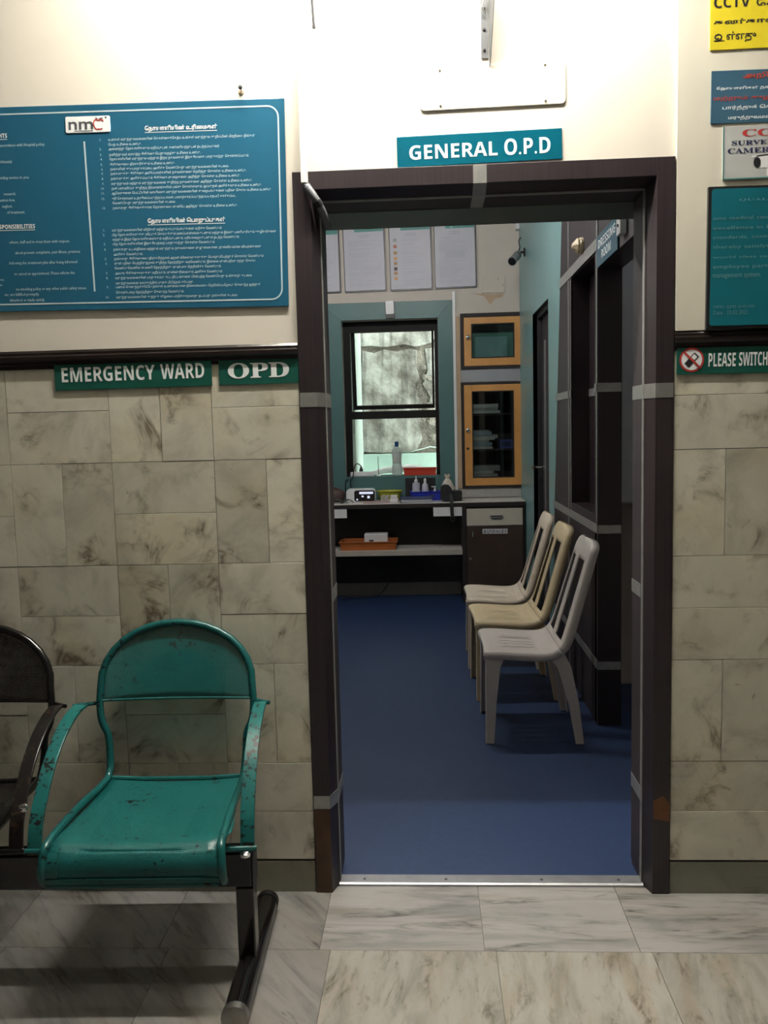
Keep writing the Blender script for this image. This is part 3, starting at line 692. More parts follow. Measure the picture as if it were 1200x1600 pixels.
o = box('wall_outside_right', 'rough_masonry', 2.0, 2.1, YW + .001, YO + .029, -.5, 5.2); struct(o, 'side wall of the light well on the right', 'wall')
o = box('floor_outside', 'outside_green', -2.2, 2.6, YW + .001, YO + .029, -.6, -.5); struct(o, 'floor of the light well', 'floor')
# a pale pipe or board lying outside on the ledge
pp = [wp(570, 742, YW + .12), wp(600, 735, YW + .12), wp(640, 731, YW + .12), wp(660, 732, YW + .12)]
lb = MB().tube([tuple(p) for p in pp], [.015, .028, .034, .025], 10).build('pale_pipe', 'white_plastic', smooth=True); tag(lb, 'pale slanting pipe lying outside at the foot of the window', 'pipe')
ws = box('window_ledge', 'outside_pale', WX0, WX1, YW + .001, YW + .16, WZ0 - .10, pp[0][2] - .012); ws.name = 'trim_5'; struct(ws, 'ledge outside the window', 'ledge')

# ================================================================== LAMPS
def tube_lamp(name, x0, x1, y, z, mat, label, wall=None, ceil=None, rad=.014):
    t = empty(name, ((x0 + x1) / 2, y, z)); L = (x1 - x0) / 2
    if wall is not None:
        dy = wall - y; MB().box(-L - .03, L + .03, dy - .045, dy - .0005, .0, .055).build('batten', 'white_plastic', t, bevel=.003)
        for s in (-1, 1): MB().box(s * L - .012, s * L + .012, -.018, dy - .045, -.02, .03).build('lamp_holder', 'white_plastic', t, bevel=.002)
    else:
        dz = ceil - z; MB().box(-L - .03, L + .03, -.03, .03, dz - .045, dz - .0005).build('batten', 'white_plastic', t, bevel=.003)
        for s in (-1, 1): MB().box(s * L - .012, s * L + .012, -.02, .02, -.02, dz - .045).build('lamp_holder', 'white_plastic', t, bevel=.002)
    MB().lathe([(rad, -L + .012), (rad, L - .012)], (0, 0, 0), 14, 'x').build('tube', mat, t, True)
    tag(t, label, 'lamp'); return t
tube_lamp('tube_light', -.28, .82, -.32, 3.12, 'tube_glow', 'lit fluorescent tube under the corridor ceiling high above the doorway', ceil=3.3)
t = tube_lamp('tube_light', -.6, .6, 0, 2.5, 'room_tube_glow', 'lit fluorescent tube on the left wall of the inner room', wall=.06)
t.location = (XLI + .061, 3.1, 2.5); t.rotation_euler = (0, 0, R(90))
tube_lamp('tube_light', -.45, .75, 1.95, 3.16, 'ceiling_tube_glow', 'lit fluorescent tube on the ceiling of the inner room', ceil=ZC)
tube_lamp('tube_light', XR + TH + .35, XR + TH + .95, 1.15, 3.12, 'dressing_tube_glow', 'short fluorescent tube on the dressing room ceiling', ceil=ZC + .06)
tube_lamp('tube_light', -.6, .6, -3.4, 3.20, 'fill_tube_glow', 'added dim fill tube on the unseen corridor ceiling behind the viewer', ceil=3.3)  # unseen tube added for soft ambient light in the corridor

# ================================================================== THINGS ON THE CORRIDOR WALL
def fixing(o): return o
# ---- patients' rights board
bd = Sign('notice_board', ((0, 169), (440, 154), (456, 479), (0, 487)), 'board_teal', t=.005, Y=WY, bevel=.001)
full_left = bd.x1 - 1.62
bpy.data.objects.remove(bd.o)
bd = Sign('notice_board', ((0, 169), (440, 154), (456, 479), (0, 487)), 'board_teal', t=.005, Y=WY - .001, bevel=.001, left=full_left)
tag(bd.o, 'large teal board of patient rights in two languages on the upper wall', 'notice board')
pr = Print()
rr_ = rrect(bd.x0 + .022, bd.x1 - .018, bd.z0 + .020, bd.z1 - .020, .03, 6); pr.strip(rr_ + [rr_[0]], .0042)
z = lambda x, y: (x / 2.553, 130 + y / 2.553)
a, b = bd.px(*z(339, 235)), bd.px(*z(381, 832)); pr.strip([a, b], .005)
bd.print(pr, 'pale_print', 'border')
pr = Print()
TA = [("உங்கள் மருத்துவமனையின் கொள்கைக்கேற்ப உங்கள் மருத்துவ குறிப்பின் பிரதியை நீங்கள்", 435, 237, 1018, 210, '1.'), ("பெற உரிமை உண்டு.", 435, 253, 567, 247, ''),
 ("அனைத்து நோயாளிகளும் மதிப்புடன், கண்ணியத்துடன் நடத்தப்படுவர்.", 436, 273, 878, 253, '2.'), ("தனித்துவம் வாய்ந்த சிகிச்சை பெறுவதற்கு உரிமை உண்டு.", 438, 295, 803, 279, '3.'),
 ("நோயாளியின் மருத்துவ மற்றும் இதர தகவல்கள் இரகசியமாக பாதுகாத்து கொள்ளப்படும்.", 440, 313, 995, 291, '4.'), ("சிகிச்சையை நிராகரிக்கும் உரிமை உண்டு.", 441, 333, 700, 322, '5.'),
 ("தங்களின் சுயபாதுகாப்பை அளிக்க வேண்டியது மருத்துவமனையின் கடமை.", 443, 353, 915, 333, '6.'), ("தங்களுக்கு சிகிச்சை அளிப்பவர்களின் தகவல்களை தெரிந்து கொள்ள உரிமை உண்டு.", 444, 371, 985, 350, '7.'),
 ("தங்களுக்கு அளிக்கப்படும் சிகிச்சை முறைகளை அறிந்து கொள்ள உரிமை உண்டு.", 445, 391, 960, 370, '8.'), ("மருத்துவம் மற்றும் மருத்துவமனை குறித்த தகவல்களை அறிந்து கொள்ள உரிமை உண்டு.", 447, 411, 1008, 389, '9.'),
 ("தன் பராமரிப்பு குறித்த தீர்மானங்களில் பங்கு கொள்ளவும், ஒப்புதல் அளிக்கவும் உரிமை உண்டு.", 448, 430, 1045, 407, '10.'), ("ஆலோசனை பெட்டியின் வாயிலாக மருத்துவமனையின் குறைபாடுகளை பதிவு செய்ய உரிமை உண்டு.", 449, 449, 1085, 425, '11.'),
 ("சரி கோராமல் உதாசீனப்படுத்தப்படாமல், பலாத்காரப்படுத்தப்படாதபடி காக்கப்பட", 450, 470, 942, 451, '12.'), ("வேண்டியது மருத்துவமனையின் கடமை.", 452, 487, 703, 476, ''),
 ("தங்களது சிகிச்சைக்கான தொகையை முன்பே அறிந்து கொள்ள உரிமை உண்டு.", 453, 508, 950, 488, '13.'),
 ("மருத்துவமனையின் விதிகள் மற்றும் கட்டுப்பாடுகளை மதிக்க வேண்டும்.", 450, 597, 888, 578, '1.'), ("பிற நோயாளிகளுக்கு விட்டுக் கொடுக்கும் மனப்பான்மையுடனும் மற்றும் இங்கு பணிபுரியும் ஊழியர்களை", 450, 616, 1103, 591, '2.'),
 ("மற்றும் இதர நோயாளிகளையும் மதிப்புடனும், மரியாதையுடனும் நடத்த வேண்டும்.", 452, 633, 957, 614, ''), ("பிற நோயாளிகளின் இரகசியத்தை பாதுகாத்து கொள்ள வேண்டும்.", 453, 651, 860, 635, '3.'),
 ("தங்களது உடல்நிலை மற்றும் மருத்துவ தகவல்களை முழுமையான, துல்லியமான விபரங்களை", 455, 673, 1043, 652, '4.'), ("அளிக்க வேண்டும்.", 456, 690, 573, 685, ''),
 ("தங்களது சிகிச்சையை நிராகரித்தால் அதன் விளைவுகளுக்கு பொறுப்பேற்றுக் கொள்ள வேண்டும்.", 458, 711, 1055, 689, '5.'), ("முன் பதிவு பெற்றிருந்தால் குறித்த நேரத்திற்கு வரவேண்டும். இல்லை முன்பதிவு ரத்து செய்ய", 460, 729, 1020, 708, '6.'),
 ("வேண்டுமெனில் 24 மணி நேரத்திற்கு முன்பாக தெரிவிக்க வேண்டும்.", 460, 747, 885, 731, ''), ("அவசர சிகிச்சைகளுக்கு மதிப்பும், முன்னுரிமையும் அளிக்க வேண்டும்.", 462, 768, 890, 751, '7.'),
 ("மருத்துவமனையின் பாதுகாப்பு சட்ட திட்டங்களை பின்பற்ற வேண்டியது உங்களது கடமை.", 463, 787, 1008, 767, '8.'), ("மருத்துவமனை வளாகத்தில் புகை பிடித்தல் கூடாது.", 465, 806, 775, 795, ''),
 ("பணம் செலுத்தக்கூடிய தங்கள் உண்மையான நிலைமையை தெரிவிப்பதோடு செலுத்த ஒத்துக்", 465, 823, 1040, 803, '9.'), ("கொண்டதை நேரத்திற்கு செலுத்த வேண்டும்.", 466, 843, 737, 832, ''),
 ("மருத்துவமனையின் சுற்றுச் சூழலை பாதிக்காதவாறு நடப்பது தங்களின் கடமை.", 467, 863, 950, 846, '10.')]
for t_, x_, y_, x2_, y2_, num in TA:
    a, b = bd.px(*z(x_, y_)), bd.px(*z(x2_, y2_)); zb = (a[1] + b[1]) / 2
    pr.line(tamil(t_), a[0], zb, b[0], size=.0085, offset=.012)
    if num:
        q = bd.px(*z(x_ - 28, y_)); pr.right(num, q[0], zb, .0095, squeeze=1)
bd.print(pr, 'pale_print')
pr = Print()
for t_, x_, y_, x2_, y2_ in (("நோயாளியின் உரிமைகள்", 580, 193, 868, 180), ("நோயாளியின் பொறுப்புகள்", 592, 562, 900, 549)):
    a, b = bd.px(*z(x_, y_)), bd.px(*z(x2_, y2_)); zb = (a[1] + b[1]) / 2
    pr.line(tamil(t_), a[0], zb, b[0], size=.0145, offset=.03); pr.rect(a[0], zb - .0065, b[0], zb - .0050)
q = lambda x, y: bd.px(x / 5.16, 180 + y / 5.16)
for t_, x_, y_ in (('RIGHTS', 65, 187), ('RESPONSIBILITIES', 290, 915)):
    a = q(x_, y_); pr.right(bold(t_), a[0], a[1], .0165, squeeze=.82); v0 = a[0] - (.075 if t_ == 'RIGHTS' else .175); pr.rect(v0, a[1] - .005, a[0], a[1] - .0036)
bd.print(pr, 'white_print', 'heading')
pr = Print()
for t_, x_, y_ in (('accordance with Hospital policy.', 370, 250), ('confidential.', 108, 390), ('providing service to you.', 243, 515), ('research.', 138, 648), ('suggestion box.', 130, 698), ('neglect.', 108, 748), ('of treatment.', 210, 795),
        ('others, staff and to treat them with respect.', 568, 1028), ('about present complaints, past illness, previous', 652, 1112), ('following the treatment plan after being informed', 628, 1195), ('to cancel an appointment, Please inform the', 610, 1283),
        ('advance.', 45, 1338), ('rules.', 30, 1380), ('no-smoking policy or any other public safety issues.', 705, 1405), ('etc. are fulfilled promptly.', 325, 1455), ('disturbed or made untidy.', 370, 1500)):
    a = q(x_, y_); pr.right(t_, a[0], a[1], .0118, offset=.006)
bd.print(pr, 'pale_print')
# logo plate on the board
A, B = bd.px(*z(267, 207)), bd.px(*z(441, 128))
lg = MB().prism(rrect(A[0], B[0], A[1] + .003, B[1] - .003, .004), 'y', -bd.t - .002, -bd.t).build('logo_plate', 'white_print', bd.o, bevel=.0005)
yl = -bd.t - .0026
W_, H_ = B[0] - A[0], B[1] - A[1]
pr = Print(); pr.fit('nm', A[0] + .07 * W_, A[1] + .22 * H_, A[0] + .62 * W_, A[1] + .66 * H_, offset=.01, res=3); pr.rect(A[0] + .2 * W_, A[1] + .13 * H_, A[0] + .62 * W_, A[1] + .165 * H_)
pr.polyg([(A[0] + .74 * W_, A[1] + .76 * H_), (A[0] + .80 * W_, A[1] + .84 * H_), (A[0] + .86 * W_, A[1] + .82 * H_), (A[0] + .80 * W_, A[1] + .76 * H_)]); pr.polyg([(A[0] + .73 * W_, A[1] + .76 * H_), (A[0] + .70 * W_, A[1] + .86 * H_), (A[0] + .67 * W_, A[1] + .85 * H_), (A[0] + .70 * W_, A[1] + .78 * H_)])
pr.disc(A[0] + .91 * W_, A[1] + .84 * H_, .003)
pr.build('logo_mark', 'grey_print', lg, yl)
pr = Print(); cxl, czl = A[0] + .745 * W_, A[1] + .47 * H_; rx, rz = .11 * W_, .26 * H_
pts = [(.95, .55), (.75, .95), (.4, 1.0), (.05, .82), (-.3, 1.0), (-.75, .92), (-1, .4), (-.95, -.2), (-.7, -.75), (-.35, -1), (0, -.9), (.35, -1.0), (.75, -.8)]
sp = spline([(cxl + x * rx, czl + y * rz) for x, y in pts], 5); pr.strip(sp, .0032); pr.build('logo_apple', 'red_print', lg, yl)
for u, v in ((20, 178),): pass

# ---- simple plates with large lettering
def plate(name, corners, mat, label, texts, Y, t=.004, pmat='white_print', group=None):
    s_ = Sign(name, corners, mat, t=t, Y=Y); tag(s_.o, label, 'sign')
    pr = Print()
    for body, u0, v0, u1, v1, off in texts: s_.fit(pr, body, u0, v0, u1, v1, offset=off, res=4)
    s_.print(pr, pmat); return s_
YTile = -.0055
plate('department_sign', ((620, 215), (878, 200.5), (878, 249), (621, 262.5)), 'sign_teal', 'teal sign reading GENERAL O.P.D above the doorway', [(bold('GENERAL'), 640, 251, 777, 221, 0), (bold('O.P.D'), 788, 243.5, 859.5, 214, 0)], WY, .004)
plate('department_sign', ((85, 566), (330, 557), (332, 603), (87, 610.5)), 'sign_green', 'green sign reading EMERGENCY WARD below the dado rail', [(bold('EMERGENCY'), 98, 598, 242, 570, 0), (bold('WARD'), 252, 592.5, 319, 567, 0)], YTile, .004)
plate('department_sign', ((341, 558), (465, 554), (467, 598.5), (343, 602)), 'sign_green', 'small green sign reading OPD beside the doorway', [(serif('OPD'), 357, 592, 451.5, 565, .012)], YTile, .003)
# blank cream plate with screws
s_ = Sign('blank_plate', ((654, 108), (883, 94), (884, 163), (657, 174)), 'cream_paint', t=.004, Y=WY, radius=.012, bevel=.001); tag(s_.o, 'blank cream plate with rounded corners screwed above the teal department sign', 'plate')
for u, v in ((687, 110), (688.5, 166), (851, 101), (852, 158)): a = s_.px(u, v); screw(a[0], -.004, a[1], s_.o, .0035, 'cream_paint' if v < 120 else 'screw_metal')
# nail in the wall
p = wp(377, 144, WY); nl = MB().tube([(p[0], WY, p[2]), (p[0] + .003, -.02, p[2] + .003)], .003, 8).build('wall_nail', 'screw_metal'); tag(nl, 'bent nail stub in the cream wall above the large board', 'nail')
MB().lathe([(.006, 0), (.006, -.003), (.003, -.005)], (p[0] + .003, -.02, p[2] + .003), 8, 'y').build('nail_head', 'black_matt', nl); MB().lathe([(.009, 0), (.006, -.003)], (p[0], WY, p[2]), 9, 'y').build('wall_plug', 'tan_panel', nl)

# ---- white trunking with a grey corrugated elbow
p0, p1 = wp(476, 288, -.02), wp(474, 60, -.02)
cd = empty('cable_conduit', (p0[0], -.01, p0[2])); tag(cd, 'white cable trunking running down to the doorway corner with grey elbow', 'conduit')
x0 = p0[0]
MB().box(-.0085, .0085, -.024, WY + .0095, 0, 2.89 - p0[2]).build('trunking', 'conduit_white', cd, bevel=.002)
ez = [(.003, -.012, -.003), (.014, -.016, -.018), (.03, -.014, -.043), (.043, .004, -.066), (.05, .03, -.086), (.053, .07, -.098)]
sp = spline(ez, 8); rad = [.0105 + (.0012 if i % 2 else 0) for i in range(len(sp))]
MB().tube(sp, rad, 12).build('elbow', 'conduit_grey', cd, True)
k = len(sp) // 2 - 3; MB().tube(sp[k:k + 5], .0128, 12).build('tape_wrap', 'black_matt', cd, True)
MB().tube([(-.002, -.014, .001), (.004, -.022, -.006), (.012, -.024, -.008)], .0025, 6).build('cable_tail', 'white_print', cd)
# ---- galvanised bracket and pull rod near the lamp
pb = wp(757, 92, WY); pt_ = wp(754, -40, WY)
br = empty('wall_bracket', (pb[0], WY, pb[2])); tag(br, 'galvanised slotted steel bracket on the wall above the blank plate', 'bracket')
MB().box(-.009, .011, -.003, -.0003, 0, .30).build('wall_plate', 'galvanised', br, bevel=.0005)
hgt = .30; fl_ = lambda d: .0115 + d * .20
m = MB(); q_ = [(.003, -.022), (.003, hgt), (.10, hgt), (.10, hgt - .02), (.02, .0), (.006, -.022)]
m.loft([[(fl_(d), -d, z_) for d, z_ in q_], [(fl_(d) + .002, -d, z_) for d, z_ in q_]]); m.build('side_flange', 'galvanised', br)
for zz in (.022, .075, .13): MB().lathe([(.004, -.0028), (.004, -.005), (.002, -.006)], (0, 0, zz), 8, 'y').build('bolt', 'black_matt', br)
MB().tube([(.004, -.010, .115), (-.006, -.014, .13), (.0, -.018, .15), (.012, -.016, .16)], .0022, 6).build('wire_clip', 'screw_metal', br)
pr0, pr1 = wp(490.5, 43, -.03), wp(487, -5, -.03)
rod = empty('hanging_rod', (pr0[0], -.03, pr0[2])); tag(rod, 'thin dark rod hanging down at the top of the wall near the trunking', 'rod')
MB().tube([(0, 0, 0), (pr1[0] - pr0[0], 0, pr1[2] - pr0[2]), ((pr1[0] - pr0[0]) * 3.0, .0, (pr1[2] - pr0[2]) * 3.0)], .0035, 8).build('shaft', 'black_matt', rod); MB().tube([(0, 0, -.002), (0, 0, .006)], .0045, 8).build('tip', 'black_matt', rod)

# ---- signs on the right
YR = -.0102
RX = .62
def ends(s_, w): return None
s_ = Sign('camera_notice', ((1110, -42), (1330, -50), (1330, 66), (1108.5, 82)), 'sign_yellow', t=.003, Y=YR); tag(s_.o, 'yellow camera surveillance notice at the top of the right wall', 'sign')
pr = Print(); s_.fit(pr, bold('CCTV'), 1115, 14, 1171.5, -6, res=3); s_.fit(pr, tamil('கேமரா'), 1181, 14, 1262, -7, offset=.02)
s_.fit(pr, tamil('கண்காணிப்பில்'), 1114.5, 40, 1290, 22, offset=.02); s_.fit(pr, tamil('ள்ளது'), 1134, 68, 1180.5, 48, offset=.02)
a, b = s_.px(1114, 66), s_.px(1129, 53); w_, h_ = b[0] - a[0], b[1] - a[1]
pr.strip(spline([(a[0] + x * w_, a[1] + y * h_) for x, y in ((.55, .45), (.35, .3), (.15, .5), (.3, .8), (.65, .85), (.85, .55), (.7, .2), (.3, .05), (.1, .08))], 5), .0035); pr.rect(a[0] + .05 * w_, a[1] + .0, a[0] + 1.15 * w_, a[1] + .1 * h_)
s_.print(pr, 'black_print')
s_ = Sign('visitor_notice', ((1111, 111), (1330, 104), (1330, 186), (1110, 195)), 'sign_blue', t=.003, Y=YR); tag(s_.o, 'dull blue notice with white and red lines on the right wall', 'sign')
pr = Print(); s_.fit(pr, tamil('நோயாளிகள் தங்கள் உடைமைகளை'), 1119, 143, 1300, 130, offset=.02); s_.fit(pr, tamil('பார்த்துக் கொள்ளவும்'), 1128, 174, 1262, 161, offset=.02); s_.fit(pr, tamil('மருத்துவமனை பொறுப்பல்ல'), 1137, 189, 1290, 176, offset=.02); s_.print(pr, 'white_print')
pr = Print(); s_.fit(pr, tamil('அறிவிப்பு'), 1160, 125, 1262, 110, offset=.03); s_.fit(pr, tamil('மற்றும் குழந்தைகளை'), 1114, 160, 1285, 145, offset=.02); s_.print(pr, 'dull_red_print')
s_ = Sign('camera_notice', ((1129, 198), (1330, 190), (1330, 272), (1128, 282.5)), 'sign_grey', t=.004, Y=YR); tag(s_.o, 'grey camera surveillance notice with red heading below the dull blue notice', 'sign')
pr = Print(); s_.fit(pr, serif('CCTV'), 1159, 214.5, 1250, 199, offset=.005, res=3); s_.print(pr, 'red_print')
pr = Print(); s_.fit(pr, serif('SURVEILLANCE'), 1142.5, 228.5, 1272, 215, offset=.008, res=2); s_.fit(pr, serif('CAMERAS IN USE'), 1136, 241.5, 1290, 226, offset=.008, res=2); s_.print(pr, 'navy_print')
pr = Print(); a, b = s_.px(1129.5, 281), s_.px(1129.5, 200); pr.rect(s_.x0, s_.z0, s_.x0 + .003, s_.z1); pr.rect(s_.x0, s_.z0, s_.x1, s_.z0 + .003); s_.print(pr, 'poster_head', 'border')
a = s_.px(1183, 255); pr = Print(); pr.polyg([(a[0] - .003, a[1] + .019), (a[0] + .10, a[1] + .030), (a[0] + .10, a[1] - .012), (a[0] + .004, a[1] - .014)]); pr.polyg([(a[0] - .016, a[1] + .019), (a[0] + .10, a[1] + .034), (a[0] + .10, a[1] + .026), (a[0] - .016, a[1] + .014)]); pr.rect(a[0] + .024, a[1] - .034, a[0] + .05, a[1] - .012)
s_.print(pr, 'white_plastic', 'camera_picture', .0005)
pr = Print(); pr.disc(a[0] - .002, a[1] + .001, .0095, 20, .0135); s_.print(pr, 'black_print', 'lens_picture', .0011)
# quality policy board
s_ = Sign('policy_board', ((1105, 293), (1330, 287), (1330, 509), (1101, 516)), 'black_plastic', t=.012, Y=YR, bevel=.001); tag(s_.o, 'glossy teal policy board in a black frame above the right dado rail', 'board')
fc = MB().prism(rrect(s_.x0 + .009, s_.x1 - .009, s_.z0 + .009, s_.z1 - .007, .008), 'y', -.0135, -.012).build('face', 'policy_teal', s_.o)
pr = Print()
for t_, u0, v0, u1, v1 in (('nmc medical centre is committed', 1112, 346, 1282, 335), ('excellence in health care', 1111, 361, 1262, 351), ('standards, continually improving', 1111, 377, 1290, 365), ('thereby satisfying our patients', 1111, 392, 1284, 380), ('world class service through', 1111, 407, 1278, 397), ('employee participation and', 1111, 423, 1272, 411), ('management system.', 1111, 438, 1186, 427)): s_.fit(pr, t_, u0, v0, u1, v1, offset=.01)
s_.fit(pr, serif('QUALITY POLICY'), 1152, 317, 1290, 308); s_.fit(pr, 'NMC QMS D/01/00', 1112, 484, 1176, 477); s_.fit(pr, 'Date : 23.02.2021', 1112, 493, 1165, 485); s_.print(pr, 'policy_print', lift=.0020)
# mobile phone sign
s_ = Sign('phone_sign', ((1057, 544), (1330, 538), (1330, 580), (1057, 585.5)), 'sign_green', t=.004, Y=-.0058); tag(s_.o, 'green sign asking to switch off mobile phones under the right dado rail', 'sign')
pr = Print(); s_.fit(pr, bold('PLEASE'), 1106, 573.5, 1149, 551, res=3); s_.fit(pr, bold('SWITCH'), 1153.5, 572, 1198.5, 549.5, res=3); s_.fit(pr, bold('OFF MOBILES'), 1204, 571, 1300, 548, res=3); s_.print(pr, 'white_print')
a = s_.px(1080, 562.5); r_ = .034
pr = Print(); pr.disc(a[0], a[1], r_); s_.print(pr, 'red_print', 'ban_ring', .0006)
pr = Print(); pr.disc(a[0], a[1], r_ * .84); s_.print(pr, 'white_print', 'ban_field', .0010)
pr = Print()
def rotp(x, z_, an): return (a[0] + x * math.cos(an) - z_ * math.sin(an), a[1] + x * math.sin(an) + z_ * math.cos(an))
an = R(-42); pr.polyg([rotp(x, z_, an) for x, z_ in ((-.0085, -.021), (.0085, -.021), (.0085, .020), (-.0085, .020))]); s_.print(pr, 'black_print', 'phone_picture', .0014)
pr = Print(); pr.polyg([rotp(x, z_, an) for x, z_ in ((-.006, .004), (.006, .004), (.006, .016), (-.006, .016))]); s_.print(pr, 'white_print', 'phone_picture', .0018)
pr = Print(); an = R(45); pr.polyg([rotp(x, z_, an) for x, z_ in ((-.0028, -.030), (.0028, -.030), (.0028, .030), (-.0028, .030))]); s_.print(pr, 'red_print', 'ban_bar', .0022)

# ================================================================== WAITING BENCH
bench = empty('waiting_bench', (-.35, -.35, 0)); tag(bench, 'beam waiting bench with one teal and one black perforated metal seat', 'bench')
def rb(o, par=None):
    o.matrix_parent_inverse = Matrix.Translation(bench.location).inverted() if par is None else Matrix(); return o
SX = -.374          # centre line of the teal seat
def seat_unit(cx, mats, lab):
    me, mp_, ma = mats
    hb, hf = .199, .214           # half widths at the back and the front
    # side tube: runs from the front lip along the seat, dips behind it, and rises into the back arch
    def side(s):
        return [(cx + s * (hf + .004), -.513, .316), (cx + s * (hf + .006), -.532, .345), (cx + s * (hf + .004), -.526, .385), (cx + s * hf, -.495, .414), (cx + s * (hf * .55 + hb * .45), -.33, .421), (cx + s * hb, -.15, .414),
                (cx + s * (hb - .002), -.105, .432), (cx + s * (hb + .001), -.088, .475), (cx + s * (hb + .005), -.082, .53), (cx + s * (hb + .022), -.080, .572), (cx + s * (hb + .027), -.075, .62), (cx + s * (hb + .024), -.068, .67)]
    arch = []
    for k in range(1, 16):
        a_ = math.pi * k / 16; arch.append((cx - (hb + .026) * math.cos(a_), -.068 + .042 * math.sin(a_) ** .9, .665 + .185 * math.sin(a_) ** .9))
    path = spline(side(-1), 5) + arch[0:] + spline(side(1), 5)[::-1]
    fr = rb(MB().tube(path, .0105, 10).build('seat_frame', me, bench, True)); fr['label'] = lab + ' tube frame'
    # seat pan following the tube, rolled over at the front
    prof = [(-.118, .412, hb - .004), (-.16, .407, hb - .002), (-.25, .404, hb + .006), (-.36, .408, hb + .02), (-.45, .414, hb + .03), (-.495, .412, hf), (-.520, .392, hf), (-.531, .372, hf + .001), (-.533, .345, hf + .001), (-.522, .318, hf)]
    sp_ = spline(prof, 4); m = MB(); uvl = m.bm.loops.layers.uv.new('UVMap'); n = 12; rows = []; L = 0; last = None
    for y_, z_, hw in sp_:
        if last: L += math.hypot(y_ - last[0], z_ - last[1])
        last = (y_, z_); rows.append([(m.bm.verts.new((cx + hw * (2 * k / n - 1), y_, z_ - .010 * (1 - (2 * k / n - 1) ** 2) * (1 if z_ > .40 else 0))), (hw * (2 * k / n - 1), L)) for k in range(n + 1)])
    for a_, b_ in zip(rows, rows[1:]):
        for k in range(n):
            q4 = (a_[k], a_[k + 1], b_[k + 1], b_[k]); f = m.bm.faces.new([t[0] for t in q4])
            for lp, t in zip(f.loops, q4): lp[uvl].uv = t[1]
    o = rb(m.build('seat_pan', mp_, bench, True)); sol = o.modifiers.new('t', 'SOLIDIFY'); sol.thickness = .0015
    # plain rim bars: front hem and back hem
    rim = MB(); rim.tube([(cx - hf, -.519, .316), (cx + hf, -.519, .316)], .010, 10); o2 = rb(rim.build('front_rim', me, bench, True))
    m = MB(); fp_ = [sp_[i] for i in range(len(sp_) - 14, len(sp_))]
    for s in (-1, 1):
        m.loft([[(cx + s * (hw - .001), y_ - .0035, z_ + .002), (cx + s * (hw - .034), y_ - .0035, z_ + .002), (cx + s * (hw - .034), y_ - .001, z_), (cx + s * (hw - .001), y_ - .001, z_)] for y_, z_, hw in fp_])
    m.box(cx - hf, cx + hf, -.536, -.5335, .325, .338); rb(m.build('pressed_border', me, bench, True))
    rb(MB().tube([(cx - hb, -.112, .413), (cx - hb * .5, -.112, .408), (cx + hb * .5, -.112, .408), (cx + hb, -.112, .413)], .007, 8).build('rear_rim', me, bench, True))
    # backrest panel (half moon)
    m = MB(); uvl = m.bm.loops.layers.uv.new('UVMap'); cols = 24; rws = 10; grid = []
    for j in range(rws + 1):
        row = []
        for k in range(cols + 1):
            x_ = (hb + .020) * (2 * k / cols - 1); top = .665 + .178 * max(0, 1 - (x_ / (hb + .022)) ** 2) ** .45; z_ = .632 + (top - .632) * j / rws
            row.append((m.bm.verts.new((cx + x_, -.074 + .20 * (z_ - .632) + .010 * (1 - (x_ / hb) ** 2), z_)), (x_, z_)))
        grid.append(row)
    for a_, b_ in zip(grid, grid[1:]):
        for k in range(cols):
            q4 = (a_[k], a_[k + 1], b_[k + 1], b_[k]); f = m.bm.faces.new([t[0] for t in q4])
            for lp, t in zip(f.loops, q4): lp[uvl].uv = t[1]
    o = rb(m.build('backrest_panel', mp_, bench, True)); sol = o.modifiers.new('t', 'SOLIDIFY'); sol.thickness = .0015
    rb(MB().tube([(cx - hb - .018, -.076, .632), (cx - hb * .5, -.067, .632), (cx, -.064, .632), (cx + hb * .5, -.067, .632), (cx + hb + .018, -.076, .632)], .004, 6).build('backrest_hem', me, bench, True))
    # flat-bar armrests
    for s in (-1, 1):
        pa = spline([(-.090, .622), (-.125, .622), (-.175, .612), (-.24, .585), (-.305, .540), (-.36, .480), (-.40, .42), (-.418, .355)], 6)
        ex = .026 if s < 0 else .0; xin, xout = cx + s * (hb + .032 + ex), cx + s * (hb + .068 + ex)
        rings = []
        for i, (y_, z_) in enumerate(pa):
            t0, t1 = pa[max(i - 1, 0)], pa[min(i + 1, len(pa) - 1)]; d = np.array([t1[0] - t0[0], t1[1] - t0[1]]); d /= np.linalg.norm(d); nx, nz = -d[1] * .004, d[0] * .004
            f = i / (len(pa) - 1); off = s * .012 * f
            rings.append([(xin + off, y_ + nx, z_ + nz), (xout + off, y_ + nx, z_ + nz), (xout + off, y_ - nx, z_ - nz), (xin + off, y_ - nx, z_ - nz)])
        arm = rb(MB().loft(rings).build('armrest', ma, bench, bevel=.0015)); arm['label'] = lab + ' armrest with chipped paint'
        m = MB().tube([(cx + s * (hb + .022), -.060, .622), (cx + s * (hb + .075 + ex), -.092, .622)], .006, 8); o3 = m.build('rear_bracket', me, arm, True); o3.location = bench.location; o3.location = (0, 0, 0)
        m = MB().tube([(cx + s * (hf - .012), -.425, .352), (cx + s * (hb + .085 + ex), -.420, .352)], .007, 8); m.build('front_bracket', me, arm, True)
seat_unit(SX, ('teal_enamel', 'teal_perforated', 'teal_arm'), 'teal')
seat_unit(SX - .595, ('black_enamel', 'black_perforated', 'black_arm'), 'black')
rb(box('beam', 'black_enamel', -1.75, -.105, -.425, -.365, .250, .340, bench, .004))
rb(box('beam_end_cap', 'black_plastic', -.105, -.100, -.423, -.367, .247, .333, bench, .002))
